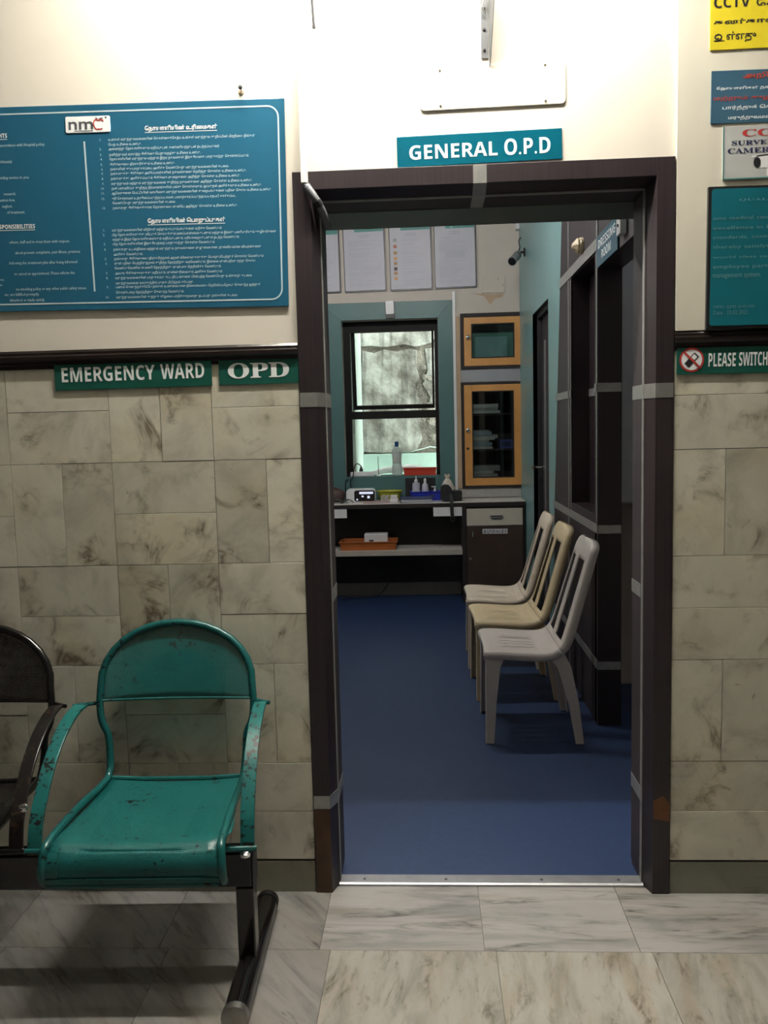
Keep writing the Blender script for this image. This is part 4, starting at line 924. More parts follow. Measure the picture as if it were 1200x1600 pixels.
def bench_leg(x):
    rb(box('leg', 'black_enamel', x - .023, x + .023, -.42, -.37, .04, .246, bench, .004))
    ft = rb(MB().tube([(x + .004, -.615, .033), (x + .004, -.115, .033)], .031, 16).build('foot_bar', 'black_enamel', bench, True))
    for y_, s in ((-.615, -1), (-.115, 1)): MB().lathe([(.0325, y_ - s * .02), (.0325, y_ + s * .001), (.027, y_ + s * .004)], (x + .004, 0, .0332), 16, 'y').build('end_cap', 'screw_metal' if s < 0 else 'black_plastic', ft, True)
bench_leg(-.126); bench_leg(-1.6)
for cx in (SX, SX - .595):
    for s in (-1, 1): rb(box('seat_bracket', 'black_enamel', cx + s * .12 - .02, cx + s * .12 + .02, -.45, -.22, .336, .392, bench))
rb(MB().lathe([(.014, 0), (.014, .008), (.008, .012)], (-.118, -.43, .337), 12).build('bolt', 'chrome', bench, True)); rb(MB().lathe([(.012, 0), (.012, -.006), (.007, -.010)], (SX - .595 + .28, -.402, .46), 12, 'y').build('bolt', 'chrome', bench, True))

bench.rotation_euler = (0, 0, R(1.8))
# ================================================================== INNER ROOM: THINGS ON THE BACK WALL
def poster(corners, label, icons=False, seed=0, two=False):
    s_ = Sign('wall_poster', corners, 'black_plastic', t=.012, Y=YB, radius=.012, bevel=.001); tag(s_.o, label, 'poster', 'framed posters over the inner window')
    x0, x1, z0, z1 = s_.x0 + .008, s_.x1 - .012, s_.z0 + .014, s_.z1 - .004
    MB().prism(rrect(x0, x1, z0, z1, .010), 'y', -.0132, -.012).build('sheet', 'paper', s_.o)
    pr = Print(); hz_ = z1 - .075; pr.rect(x0 + (x1 - x0) * .27, hz_, x1 - .002, z1 - .012); pr.build('header_band', 'poster_head', s_.o, -.0138)
    pr = Print(); pr.strip([(x0 + .015, hz_ + .01), (x0 + (x1 - x0) * .24, hz_ + .01), (x0 + (x1 - x0) * .24, z1 - .02), (x0 + .015, z1 - .02), (x0 + .015, hz_ + .01)], .004); pr.build('logo_box', 'poster_line', s_.o, -.0138)
    rnd = random.Random(seed); m = []; pr = Print(); zz = hz_ - .03; xs_ = x0 + (.10 if icons else .035)
    V, F = [], []
    def bar(a, b, z_, h_): k = len(V); V.extend([(a, -.0138, z_), (b, -.0138, z_), (b, -.0138, z_ + h_), (a, -.0138, z_ + h_)]); F.append((k, k + 1, k + 2, k + 3))
    cx = (x0 + x1) / 2
    for k in range(2): bar(cx - rnd.uniform(.04, .06), cx + rnd.uniform(.04, .06), zz, .008); zz -= .016
    zz -= .012
    while zz > z0 + .03:
        if two and abs(zz - (z0 + z1) / 2 + .02) < .03: bar(cx - .08, cx + .08, zz, .009)
        else: bar(xs_, xs_ + (x1 - .03 - xs_) * rnd.uniform(.35, 1.0), zz, .0045)
        zz -= rnd.choice((.0125, .0125, .0125, .022))
    me = bpy.data.meshes.new('print_lines'); me.from_pydata(V, [], F); me.materials.append(MATS['poster_line']); o = bpy.data.objects.new('print_lines', me); C.objects.link(o); o.parent = s_.o; o['kind'] = 'stuff'
    if icons:
        for k, zf in enumerate((.80, .69, .58, .485, .40, .31, .235, .145)):
            zc = z0 + (hz_ - z0) * zf + .02; pr = Print(); pr.rect(x0 + .028, zc - .013, x0 + .056, zc + .013); pr.build('picture', ('folder_grey', 'coral_cover', 'amber_rim', 'orange_wood', 'amber_rim', 'brown_bag', 'amber_rim', 'orange_wood')[k], s_.o, -.0138)
poster(((464, 354), (530, 351), (533, 458), (466, 461)), 'framed paper poster half hidden behind the left doorway jamb', seed=1)
poster(((534.5, 349), (600, 346), (605, 455), (539, 458.5)), 'framed paper poster second from the left, above the window casing', seed=2)
poster(((607.5, 346), (674, 343), (676, 452.5), (609, 456)), 'framed paper poster with a column of small pictures', True, seed=3)
poster(((677.5, 343), (743, 340), (745.5, 449.5), (679, 452.5)), 'framed paper poster with a bold middle paragraph, rightmost of the row', seed=4, two=True)
s_ = Sign('freshener', ((601.5, 471), (616, 470), (617, 497), (602.5, 498)), 'black_plastic', t=.016, Y=YB - .014, radius=.008, bevel=.002); tag(s_.o, 'small white wall unit on the teal casing above the window', 'dispenser')
MB().prism(rrect(s_.x0 + .004, s_.x1 - .004, s_.z0 + .03, s_.z1 - .001, .008), 'y', -.030, -.016).build('cover', 'white_plastic', s_.o, bevel=.002); MB().box(s_.x0 + .02, s_.x1 - .02, -.031, -.0301, s_.z1 - .02, s_.z1 - .008).build('indicator', 'white_print', s_.o)

# wall cabinets (built into niches)
def ring(mb, o_, i_, y0, y1): return frame_mesh(mb, o_, i_, y0, y1)
def wall_cabinet(name, Cr, dr, gl, label, knob, key=None):
    c = empty(name, ((Cr[0] + Cr[1]) / 2, YB, Cr[2])); tag(c, label, 'cabinet')
    def rc(o): o.matrix_parent_inverse = Matrix.Translation(c.location).inverted(); return o
    rc(ring(MB(), Cr, dr, YB - .022, YB - .0005).build('carcass_frame', 'cab_dark', c, bevel=.001))
    d = rc(ring(MB(), (dr[0] + .002, dr[1] - .002, dr[2] + .002, dr[3] - .002), gl, YB - .026, YB - .006).build('door', 'orange_wood', c, bevel=.0015))
    MB().box(0, 0.001, 0, .001, 0, .001).bm.free()
    ring(MB(), gl, (gl[0] + .008, gl[1] - .008, gl[2] + .008, gl[3] - .008), YB - .029, YB - .012).build('glazing_bead', 'cab_dark', d)
    box('glass', 'cabinet_glass', gl[0] + .008, gl[1] - .008, YB - .02, YB - .017, gl[2] + .008, gl[3] - .008, d)
    p = wp(*knob, YB - .03); MB().lathe([(.009, -.026), (.009, -.032), (.016, -.04), (.016, -.052), (.008, -.058)], (p[0], YB, p[2]), 14, 'y').build('knob', 'chrome', d, True)
    if key: p = wp(*key, YB - .03); MB().lathe([(.011, -.026), (.011, -.03), (.004, -.031)], (p[0], YB, p[2]), 12, 'y').build('keyhole', 'black_plastic', d, True)
    nb = (Cr[0] + .0205, Cr[1] - .0205, Cr[2] + .0205, Cr[3] - .0205)
    m = ring(MB(), nb, (nb[0] + .006, nb[1] - .006, nb[2] + .006, nb[3] - .006), YB, YW - .03); m.box(nb[0], nb[1], YW - .03, YW - .022, nb[2], nb[3]); rc(m.build('lining', 'cab_dark', c))
    return c, rc, nb
D_ = YB - .026
cA, rcA, nA = wall_cabinet('wall_cabinet', C1, rect_px(724, 496, 816, 570, D_), rect_px(736, 506, 804, 558, D_), 'small orange framed glass cabinet high on the back wall', (731, 527))
cB, rcB, nB = wall_cabinet('wall_cabinet', C2, rect_px(724.5, 601.5, 816, 757.5, D_), rect_px(737, 611.5, 804, 745.5, D_), 'tall orange framed glass cabinet full of files above the counter', (731, 672), (731, 701))
bxg = box('reflection_box', 'reflection_green', nA[0] + .05, nA[1] - .05, YB + .012, YB + .16, nA[2] + .0062, nA[2] + .27, None, .003); tag(bxg, 'green box standing for a reflection in the small high cabinet glass', 'box')  # green reflection of the cabinet glass, put in as a solid box
box('label_reflection_panel', 'teal_paint', nA[0] + .10, nA[1] - .12, YB + .010, YB + .0119, nA[2] + .05, nA[2] + .24, bxg)  # bright teal part of the same reflection, as a coloured panel
sh = [wp(770, 646, YB + .1)[2], wp(770, 701, YB + .1)[2]]
for zz in sh: rcB(box('shelf', 'cab_dark', nB[0] + .0061, nB[1] - .0061, YB + .02, YW - .031, zz - .014, zz, cB))
rnd = random.Random(5)
def files(z0, n, xa_, xb_, mats, where, hmax):
    z_ = z0 + .0004
    for k in range(n):
        h_ = rnd.uniform(.010, .030) * hmax; w2 = rnd.uniform(.16, .26); x_ = xa_ + rnd.uniform(0, .04); x2 = min(xb_, x_ + w2)
        o = MB().box(x_ - (x_ + x2) / 2, x2 - (x_ + x2) / 2, -.10, .10, 0, h_).build('file_folder', mats[k % len(mats)], bevel=.001, seg=1); o.location = ((x_ + x2) / 2, YB + .112, z_); o.rotation_euler = (0, 0, R(rnd.uniform(-4, 4)))
        tag(o, '%s file in the pile on the %s of the tall glass cabinet' % (('lowest', 'second lowest', 'third from lowest', 'fourth from lowest', 'fifth from lowest', 'sixth from lowest', 'seventh from lowest', 'eighth from lowest', 'ninth from lowest')[k], where), 'file', 'files on the ' + where)
        z_ += h_ + .0004
    return z_
xa_, xb_ = nB[0] + .03, nB[1] - .04
files(sh[0], 3, xa_, xb_, ['folder_white', 'folder_grey', 'folder_white'], 'top shelf', 1.0)
files(sh[1], 9, xa_, xb_ - .16, ['folder_white', 'folder_grey', 'folder_blue', 'folder_grey', 'folder_white'], 'middle shelf', .95)
files(nB[2] + .0062, 7, xa_, xb_, ['folder_grey', 'folder_white', 'folder_grey'], 'bottom shelf', 1.05)
p = wp(781, 698, YB + .06); vb = box('medicine_box', 'violet_box', p[0], p[0] + .105, YB + .04, YB + .14, sh[1] + .0004, sh[1] + .075, None, .002); tag(vb, 'violet carton at the right of the cabinet middle shelf', 'box')
box('label_reflection_panel', 'navy_cover', p[0] + .012, p[0] + .09, YB + .0385, YB + .0398, sh[1] + .018, sh[1] + .06, vb)

# ================================================================== DESK AND BANDAGE CABINET
ZD = .815
desk = empty('desk', (-.1, YD, 0)); tag(desk, 'long white topped desk with dark open shelf below the window', 'desk')
def rk(o): o.matrix_parent_inverse = Matrix.Translation(desk.location).inverted(); return o
XD0, XD1 = -1.05, XR - .006
rk(box('top', 'desk_white', XD0, XD1, YD, YB - .017, ZD - .008, ZD, desk, .0015)); rk(box('edge_band', 'cab_dark', XD0, XD1, YD + .003, YD + .03, ZD - .040, ZD - .0085, desk))
rk(box('top_board', 'cab_dark', XD0, XD1, YD + .031, YB - .017, ZD - .032, ZD - .0085, desk))
XP0, XP1 = wp(722.5, 850, YD)[0], wp(729, 850, YD)[0]
zs1, zs0 = wp(640, 860, YD)[2], wp(640, 868, YD)[2]
sh_o = rk(box('shelf', 'desk_white', XD0 + .021, XP0 - .0005, YD + .004, YB - .033, zs0, zs1, desk)); box('shelf_edge', 'shelf_edge', XD0 + .021, XP0 - .0005, YD - .001, YD + .0035, zs0 + .001, zs1 - .001, sh_o)
rk(box('end_panel', 'desk_black', XD0, XD0 + .02, YD + .005, YB - .017, .003, ZD - .041, desk)); rk(box('divider', 'cab_dark', XP0, XP1 - .002, YD + .002, YB - .017, .003, ZD - .041, desk))
rk(box('back_panel', 'desk_black', XD0 + .021, XP0 - .0005, YB - .032, YB - .017, .115, ZD - .041, desk))
for u0, u1, v0, v1 in ((505, 542, 797, 809.5), (677, 722, 793, 806)):
    q0 = rect_px(u0, v0, u1, v1, YD); rk(box('fascia_plate', 'white_plastic', q0[0], q0[1], YD - .001, YD + .012, q0[2], ZD - .041, desk, .001))
cab = empty('bandage_cabinet', (.9, YD, 0)); tag(cab, 'dark brown floor cabinet with cream drawer labelled BANDAGES', 'cabinet')
def rcb(o): o.matrix_parent_inverse = Matrix.Translation(cab.location).inverted(); return o
XA, XB_ = XP1 + .0005, XR - .008
rcb(box('body', 'cab_dark', XA, XB_, YD + .018, YB - .017, .003, ZD - .041, cab))
dq = rect_px(730, 794.5, 821, 820, YD)
dr = rcb(box('drawer', 'drawer_cream', XA + .004, XB_ - .02, YD + .001, YD + .0175, dq[2], ZD - .058, cab, .002))
hq = wp(775.5, 807, YD); zh = hq[2]
MB().loft([[(hq[0] + x_, YD - y_, zh + z_) for x_, z_ in ((-.052, .010), (.052, .010), (.040, -.012), (-.040, -.012))] for y_ in (-.0005, .016)]).build('pull', 'aluminium_dull', dr, bevel=.003); MB().box(hq[0] - .045, hq[0] + .045, YD - .0175, YD - .0165, zh + .001, zh + .009).build('pull_slot', 'black_matt', dr)
dd = rcb(box('door', 'door_brown', XA + .004, XB_ - .02, YD + .001, YD + .0175, .05, dq[2] - .003, cab, .002))
p = wp(738.5, 834, YD); MB().tube([(p[0], YD, p[2] + .022), (p[0], YD - .018, p[2] + .020), (p[0], YD - .018, p[2] - .020), (p[0], YD, p[2] - .022)], .006, 8).build('handle', 'chrome', dd, True)
p = wp(735, 873, YD); MB().lathe([(.010, 0), (.010, -.004), (.004, -.005)], (p[0], YD + .001, p[2]), 12, 'y').build('lock', 'screw_metal', dd, True)
s_ = Sign('door_label', ((754, 826.5), (793, 826), (793, 833.5), (754, 834)), 'white_plastic', t=.001, Y=YD + .0008, bevel=0); s_.o.parent = dd
pr = Print(); s_.fit(pr, serif('BANDAGES'), 755.5, 833, 791.8, 827.2, offset=.005)
for v, f in pr.items:
    me = bpy.data.meshes.new('lettering'); me.from_pydata([(q_[0] + s_.c[0], s_.Y - s_.t - .0006, q_[2] + s_.c[1]) for q_ in v], [], f); me.materials.append(MATS['navy_print']); o = bpy.data.objects.new('lettering', me); C.objects.link(o); o.parent = dd

# ---- tray with a white box on the desk shelf
def tray(name, x0, x1, y0, y1, z0, h_, mat, taper=.02, t=.004):
    m = MB(); o1 = [(x0 + taper, y0 + taper, z0), (x1 - taper, y0 + taper, z0), (x1 - taper, y1 - taper, z0), (x0 + taper, y1 - taper, z0)]; o2 = [(x0 + .006, y0 + .006, z0 + h_ - .008), (x1 - .006, y0 + .006, z0 + h_ - .008), (x1 - .006, y1 - .006, z0 + h_ - .008), (x0 + .006, y1 - .006, z0 + h_ - .008)]
    o3 = [(x0, y0, z0 + h_ - .008), (x1, y0, z0 + h_ - .008), (x1, y1, z0 + h_ - .008), (x0, y1, z0 + h_ - .008)]; o4 = [(p[0], p[1], z0 + h_) for p in o3]
    i4 = [(x0 + .012, y0 + .012, z0 + h_), (x1 - .012, y0 + .012, z0 + h_), (x1 - .012, y1 - .012, z0 + h_), (x0 + .012, y1 - .012, z0 + h_)]; i1 = [(x0 + taper + t, y0 + taper + t, z0 + t), (x1 - taper - t, y0 + taper + t, z0 + t), (x1 - taper - t, y1 - taper - t, z0 + t), (x0 + taper + t, y1 - taper - t, z0 + t)]
    m.loft([o1, o2, o3, o4, i4, i1]); return m.build(name, mat, bevel=.0012, seg=1)
xa_ = wp(529, 850, YD)[0]; xb_ = wp(617, 850, YD)[0]
tr1 = tray('plastic_tray', xa_, xb_ + .02, YD + .012, YD + .272, zs1 + .0003, .072, 'orange_plastic'); tag(tr1, 'orange plastic tray on the desk shelf', 'tray')
x_ = wp(569.5, 845, YD + .1)[0]; x2 = wp(606, 845, YD + .1)[0]; wb = box('carton', 'white_plastic', x_, x2, YD + .09, YD + .22, zs1 + .0048, zs1 + .125, None, .006); tag(wb, 'white box standing in the orange tray', 'box')
MB().box(x_ + .04, x_ + .075, YD + .0885, YD + .0898, zs1 + .06, zs1 + .08).build('label_mark', 'grey_print', wb)

# ---- things on the desk top
zt = ZD + .0004
def ux(u, Y, v=775): return wp(u, v, Y)[0]
Y_ = 4.335
x_, x2 = ux(541, Y_), ux(586.5, Y_); dv = empty('monitor_device', ((x_ + x2) / 2, Y_ + .05, zt)); tag(dv, 'white medical monitor with lit dark screen on the desk', 'monitor'); hw = (x2 - x_) / 2
MB().prism(rrect(-hw, hw, 0, .112, .03), 'y', -.05, .05).build('case', 'white_plastic', dv, True, .003); sc_ = MB().prism(rrect(-hw * .45, hw * .97, .012, .100, .018), 'y', -.054, -.0502).build('screen', 'black_gloss', dv)
for a_, b_, c_, d_ in ((-.1, .85, .070, .088), (.05, .2, .045, .058), (.45, .62, .035, .055), (-.3, -.2, .02, .032)): MB().box(hw * a_, hw * b_, -.0548, -.0541, c_, d_).build('display', 'screen_glow', sc_)
# lime bowl
Y_ = 4.455; cx = ux(609, Y_); m = MB(); R1 = .115
prof = [(.075, 0), (.085, .002), (R1, .078), (R1 + .012, .082), (R1 + .012, .086), (R1 - .006, .084), (.080, .006), (.0005, .006)]
m.lathe(prof, (0, 0, 0), 24); bw = m.build('bowl', 'lime_plastic', None, True); bw.location = (cx, Y_, zt); bw.scale = (.88, .8, 1); tag(bw, 'lime green plastic bowl with cables on the desk', 'bowl')
for k in range(2):
    pts = [(cx - .03 + .03 * math.cos(a * 1.3 + k), Y_ - .125 + .006 * math.sin(a * 2.1) - k * .022, zt + .012 + .045 * math.sin(a * .9 + k) ** 2) for a in np.linspace(0, 7, 40)]
    pts = [(cx - .10 + k * .02, Y_ - .125 - k * .022, zt + .0035)] + pts + [(cx + .02, Y_ - .125 - k * .022, zt + .0035)]
    o = MB().tube(pts, .0028, 6).build('cable', 'clear_white', None, True); tag(o, ('tangle of thin clear tubing before the lime bowl', 'second strand of clear tubing before the lime bowl')[k], 'tubing')
Y_ = 4.27; x_ = ux(609, Y_); x2 = ux(622, Y_); ad = box('adapter', 'white_plastic', x_, x2, Y_, Y_ + .05, zt, zt + .032, None, .005); tag(ad, 'small white charger box beside the navy notebook', 'charger'); box('cap', 'white_plastic', x_ + .006, x2 - .006, Y_ + .005, Y_ + .045, zt + .0325, zt + .060, ad, .004)
cb = box('booklet', 'coral_cover', ux(568, 4.25), ux(608, 4.25), 4.232, 4.262, zt, zt + .016, None, .002); tag(cb, 'coral booklet at the front edge of the desk', 'booklet'); box('pages', 'paper', ux(568, 4.25) + .004, ux(608, 4.25) + .0008, 4.231, 4.2318, zt + .004, zt + .012, cb)
nbk = empty('notebook', (ux(650, 4.33), 4.325, zt)); nbk.rotation_euler = (0, 0, R(3)); tag(nbk, 'closed navy notebook on the desk below the blue tray', 'notebook')
MB().box(-.128, .128, -.095, .065, 0, .003).build('cover', 'navy_cover', nbk); MB().box(-.122, .126, -.092, .062, .0031, .026).build('pages', 'paper', nbk); MB().loft([[(-.128, -.095, .0261), (.128, -.095, .0261), (.128, .065, .036), (-.128, .065, .036)], [(-.128, -.095, .030), (.128, -.095, .030), (.128, .065, .040), (-.128, .065, .040)]]).build('cover', 'navy_cover', nbk)
# blue tray with bottles
Y_ = 4.42; x_, x2 = ux(640.5, Y_), ux(690, Y_); bt = tray('plastic_tray', x_, x2, Y_ - .01, Y_ + .125, zt, .074, 'blue_plastic', .008); tag(bt, 'royal blue tray holding clear bottles on the desk', 'tray')
MB().box(x_ + .16, x_ + .20, Y_ - .0075, Y_ - .0060, zt + .02, zt + .05).build('moulded_mark', 'navy_cover', bt)
def bottle(name, u, Y, prof, mat, label, z0, parts=(), n=18):
    b = empty(name, (ux(u, Y), Y, z0)); tag(b, label, 'bottle'); MB().lathe(prof, (0, 0, 0), n).build('body', mat, b, True)
    for pn_, pp_, pm_ in parts: MB().lathe(pp_, (0, 0, 0), n).build(pn_, pm_, b, True)
    return b
zb = zt + .0048
b1 = bottle('wash_bottle', 650.5, 4.475, [(.030, 0), (.032, .004), (.032, .125), (.026, .140), (.012, .145)], 'clear_white', 'tall clear squeeze bottle in the blue tray, left', zb, [('cap', [(.014, .1455), (.014, .165), (.005, .168), (.003, .195)], 'white_plastic'), ('label', [(.0328, .03), (.0328, .075)], 'bottle_label')])
b2 = bottle('wash_bottle', 664.5, 4.475, [(.026, 0), (.028, .004), (.029, .08), (.024, .12), (.010, .142)], 'clear_white', 'slim tapering clear bottle in the middle of the blue tray', zb, [('cap', [(.011, .1425), (.011, .165), (.004, .175)], 'white_plastic')])
b3 = bottle('spray_bottle', 679.5, 4.475, [(.018, 0), (.020, .004), (.020, .060), (.010, .072)], 'clear_white', 'small spray bottle at the right of the blue tray', zb, [('pump', [(.009, .0725), (.009, .085), (.004, .087), (.004, .098), (.010, .099), (.010, .108)], 'white_plastic')])
MB().box(-.028, -.008, -.004, .004, .100, .107).build('nozzle', 'white_plastic', b3)
# cotton in a bag
Y_ = 4.505; m = MB(); bmesh.ops.create_icosphere(m.bm, subdivisions=3, radius=1)
rnd = random.Random(3)
for v in m.bm.verts:
    k = 1 + rnd.uniform(-.07, .07); c_ = v.co; tp = 1 - .45 * max(0, c_.z) ; v.co = Vector((c_.x * .060 * k * tp, c_.y * .045 * k * tp, (c_.z * .088 + .088) * (1 + rnd.uniform(-.02, .03))))
o = m.build('cotton_bag', 'cotton', None, True); o.location = (ux(699.5, Y_), Y_, zt + .003); tag(o, 'tied bag of cotton wool standing behind the black cuff', 'bag')
m = MB(); 
for k in range(7): a_ = k * .9; m.tube([(0, 0, .168), (.016 * math.cos(a_), .012 * math.sin(a_), .185 + .004 * (k % 3)), (.022 * math.cos(a_), .018 * math.sin(a_), .200 + .006 * (k % 2))], [.010, .008, .003], 6)
t_ = m.build('tied_neck', 'cotton', o, True); t_['kind'] = 'stuff'
# black blood-pressure unit with hanging strap
Y_ = 4.31; x_, x2 = ux(688, Y_), ux(722, Y_); cf = empty('cuff_unit', ((x_ + x2) / 2, Y_, zt)); tag(cf, 'black blood pressure cuff with strap hanging over the desk edge', 'cuff'); hw = (x2 - x_) / 2
MB().prism(rrect(-.01, hw, 0, .082, .012), 'y', -.02, .10).build('case', 'black_matt', cf, bevel=.004)
MB().prism([(-hw, .02), (-hw + .03, .0), (.02, .0), (.03, .02), (.0, .11), (-.02, .135), (-.06, .14), (-hw, .12)], 'y', -.06, -.022).build('cuff', 'black_matt', cf, bevel=.008)
sp = spline([(-.005, -.062, .06), (-.002, -.075, .03), (.0, -.088, .003), (.0, -.098, -.03), (.002, -.099, -.09), (.006, -.099, -.125)], 5)
m = MB(); m.loft([[(x_ - .014, y_ - .003, z_), (x_ + .014, y_ - .003, z_), (x_ + .014, y_ + .003, z_ + .002), (x_ - .014, y_ + .003, z_ + .002)] for x_, y_, z_ in sp]); m.build('strap', 'black_matt', cf)
MB().tube([(.006 + .016 * math.cos(a_), -.099, -.132 + .02 * math.sin(a_)) for a_ in np.linspace(0, 6.283, 17)], .0045, 6).build('buckle', 'black_plastic', cf, True)
# dark box below the red tray
q0 = rect_px(633, 747, 686, 768, 4.54); db = box('instrument_case', 'black_matt', q0[0], q0[1] - .03, 4.555 - .006, YB - .0175, zt, WZ0 - .012, None, .002); tag(db, 'flat black case leaning under the window sill behind the bottles', 'case')
MB().box(q0[0] + .03, q0[1] - .07, 4.5462, 4.5488, zt + .04, WZ0 - .05).build('front_panel', 'black_plastic', db)
# dark bag and loose cables at the left end
Y_ = 4.42; m = MB(); bmesh.ops.create_icosphere(m.bm, subdivisions=2, radius=1)
for v in m.bm.verts: v.co = Vector((v.co.x * .09, v.co.y * .06, max(0, v.co.z * .075 + .055) * rnd.uniform(.9, 1.1)))
o = m.build('pouch', 'brown_bag', None, True); o.location = (ux(523, Y_), Y_, zt); tag(o, 'dark brown pouch at the left end of the desk', 'pouch')
MB().tube([(-.05, -.03, .10), (0, -.035, .125), (.05, -.03, .10)], .005, 6).build('handle', 'brown_bag', o, True)
for k, (du, am) in enumerate(((0, .02), (6, .03), (12, .025))):
    pts = [(ux(518 + du + 22 * t_, 4.29), 4.262 + .022 * k + .006 * math.sin(3 * t_ + k), zt + .004 + am * abs(math.sin(4.2 * t_ + k))) for t_ in np.linspace(0, 1, 24)]
    o = MB().tube(pts, .0035, 6).build('cable', ('black_plastic', 'beam_green', 'black_plastic')[k], None, True); tag(o, ('black cable looped before the brown pouch', 'dark green cable at the left front of the desk', 'black cable end nearest the white monitor')[k], 'cable')
# ---- things on the window sill
zs = WZ0 + .0064; Y_ = YB + .045
x_, x2 = ux(549, Y_), ux(586, Y_); ps = empty('power_strip', ((x_ + x2) / 2, Y_, zs)); tag(ps, 'white extension socket strip on the window sill', 'power strip'); hw = (x2 - x_) / 2
MB().box(-hw, hw, -.025, .025, 0, .038).build('case', 'white_plastic', ps, bevel=.005)
for k in (-.55, .0, .5): MB().lathe([(.016, .0381), (.016, .0395), (.012, .0395)], (hw * k, 0, 0), 12).build('socket', 'white_plastic', ps)
pg = empty('plug', (ux(565.5, Y_), Y_, zs + .0415)); tag(pg, 'black plug standing in the socket strip', 'plug'); MB().lathe([(.017, 0), (.017, .012), (.010, .030), (.006, .045)], (0, 0, 0), 12).build('body', 'black_plastic', pg, True)
pts = [(ux(565.5, Y_), Y_, zs + .083)] + [(ux(u, Y_), Y_ - .01, wp(u, v, Y_)[2]) for u, v in ((564, 726.5), (559, 724.5), (555.5, 729), (554, 736))] + [(ux(552, 4.56), 4.555, wp(551, 746, 4.55)[2]), (ux(548, 4.54), 4.545, wp(548, 753, 4.54)[2]), (ux(552, 4.53), 4.535, zt + .01), (ux(558, 4.50), 4.50, zt + .006)]
MB().tube([tuple(np.array(q_) - np.array(pg.location)) for q_ in spline(pts, 6)], .0045, 8).build('cord', 'black_plastic', pg, True)
pts = [(ux(547, 4.60), 4.60, zs + .02), (ux(544, 4.56), 4.553, zs - .03), (ux(541, 4.55), 4.548, wp(541, 752, 4.55)[2]), (ux(539, 4.54), 4.54, zt + .03), (ux(534, 4.50), 4.50, zt + .006)]
o = MB().tube(spline(pts, 6), .004, 8).build('cable', 'black_plastic', None, True); tag(o, 'black cable dropping from the window sill to the desk', 'cable')
p = ux(592.5, Y_); an_ = empty('antenna', (p, Y_, zs)); tag(an_, 'thin black aerial standing on the window sill', 'aerial'); MB().tube([(0, 0, .008), (-.002, 0, wp(592, 713, Y_)[2] - zs)], .0025, 6).build('rod', 'black_plastic', an_); MB().lathe([(.02, 0), (.02, .006), (.006, .012)], (0, 0, 0), 12).build('foot', 'white_plastic', an_)
zc = wp(621, 690, Y_)[2] - zs
bb = bottle('tall_bottle', 621.5, Y_, [(.040, 0), (.044, .006), (.044, .06), (.036, .12), (.041, .175), (.043, zc * .76), (.030, zc * .81), (.016, zc * .85)], 'clear_bottle', 'tall half full clear bottle with dark blue cap on the sill', zs, [('cap', [(.017, zc * .851), (.017, zc), (.014, zc + .002)], 'bottle_blue'), ('label', [(.0365, .10), (.0385, .14), (.0420, .178), (.0432, .19)], 'bottle_label')])
x_, x2 = ux(631, Y_), ux(683.5, Y_); rt = tray('plastic_tray', x_, min(x2, WX1 - .004), YB + .0, YB + .092, zs, wp(655, 731, YB)[2] - zs, 'red_plastic', .008); tag(rt, 'red plastic tray on the window sill', 'tray')

# cable drooping under the desk
pts = [(wp(609, 905, YB - .045)[0], YB - .038, .16), (wp(604, 915, YB - .05)[0], YB - .05, .09), (wp(595, 925, YB - .06)[0], YB - .07, .03), (wp(580, 929, YB - .08)[0], YB - .09, .0085), (wp(545, 930, YB - .1)[0], YB - .12, .0085), (wp(538, 940, YB - .12)[0], YB - .2, .0085)]
o = MB().tube(spline(pts, 6), .0045, 8).build('cable', 'black_plastic', None, True); tag(o, 'black cable drooping over the skirting under the desk', 'cable')

# ================================================================== THINGS ON THE RIGHT WALL OF THE INNER ROOM
m0 = xp(819.5, 394, XR - .004)
cc = empty('security_camera', (XR - .001, m0[1], m0[2])); tag(cc, 'dark bullet security camera on the teal wall by the back corner', 'camera')
MB().lathe([(.032, 0), (.032, -.008), (.02, -.012)], (0, 0, 0), 14, 'x').build('mount', 'black_plastic', cc, True); MB().tube([(-.01, 0, 0), (-.04, .005, .0), (-.055, .01, -.015)], .009, 8).build('arm', 'black_plastic', cc, True)
a_, b_ = Vector((-.05, .02, -.012)), Vector((-.108, -.10, -.085)); d_ = (b_ - a_)
MB().tube([tuple(a_ + d_ * t) for t in (0, .03, .55, .97, 1)], [.020, .030, .030, .034, .034], 16).build('body', 'folder_grey', cc, True); MB().tube([tuple(a_ + d_ * t) for t in (1.001, 1.02)], [.031, .028], 16).build('lens', 'black_gloss', cc, True); MB().tube([tuple(a_ + d_ * t) for t in (-.02, .25)], [.027, .0315], 16).build('rear_cap', 'black_plastic', cc, True)
jb0 = wp(811.5, 353, YB - .03); jb = box('junction_box', 'white_plastic', jb0[0] - .032, min(jb0[0] + .034, XR - .001), YB - .06, YB - .0006, jb0[2] - .03, jb0[2] + .07, None, .004); tag(jb, 'white junction box high in the back corner above the camera', 'junction box')
pts = [(jb0[0], YB - .05, jb0[2] - .032), (jb0[0] + .03, YB - .12, jb0[2] - .09), (XR - .02, m0[1] + .22, m0[2] + .14), (XR - .03, m0[1] + .08, m0[2] + .05), (XR - .055, m0[1] + .03, m0[2] + .005)]
MB().tube([tuple(np.array(q_) - np.array((XR - .001, m0[1], m0[2]))) for q_ in spline(pts, 6)], .0045, 8).build('cord', 'black_plastic', cc, True)
bl = xp(910, 384, XR - .004); be = empty('buzzer', (XR - .0035, bl[1], bl[2])); tag(be, 'cream round buzzer on the laminate panel beside the dressing room sign', 'buzzer')
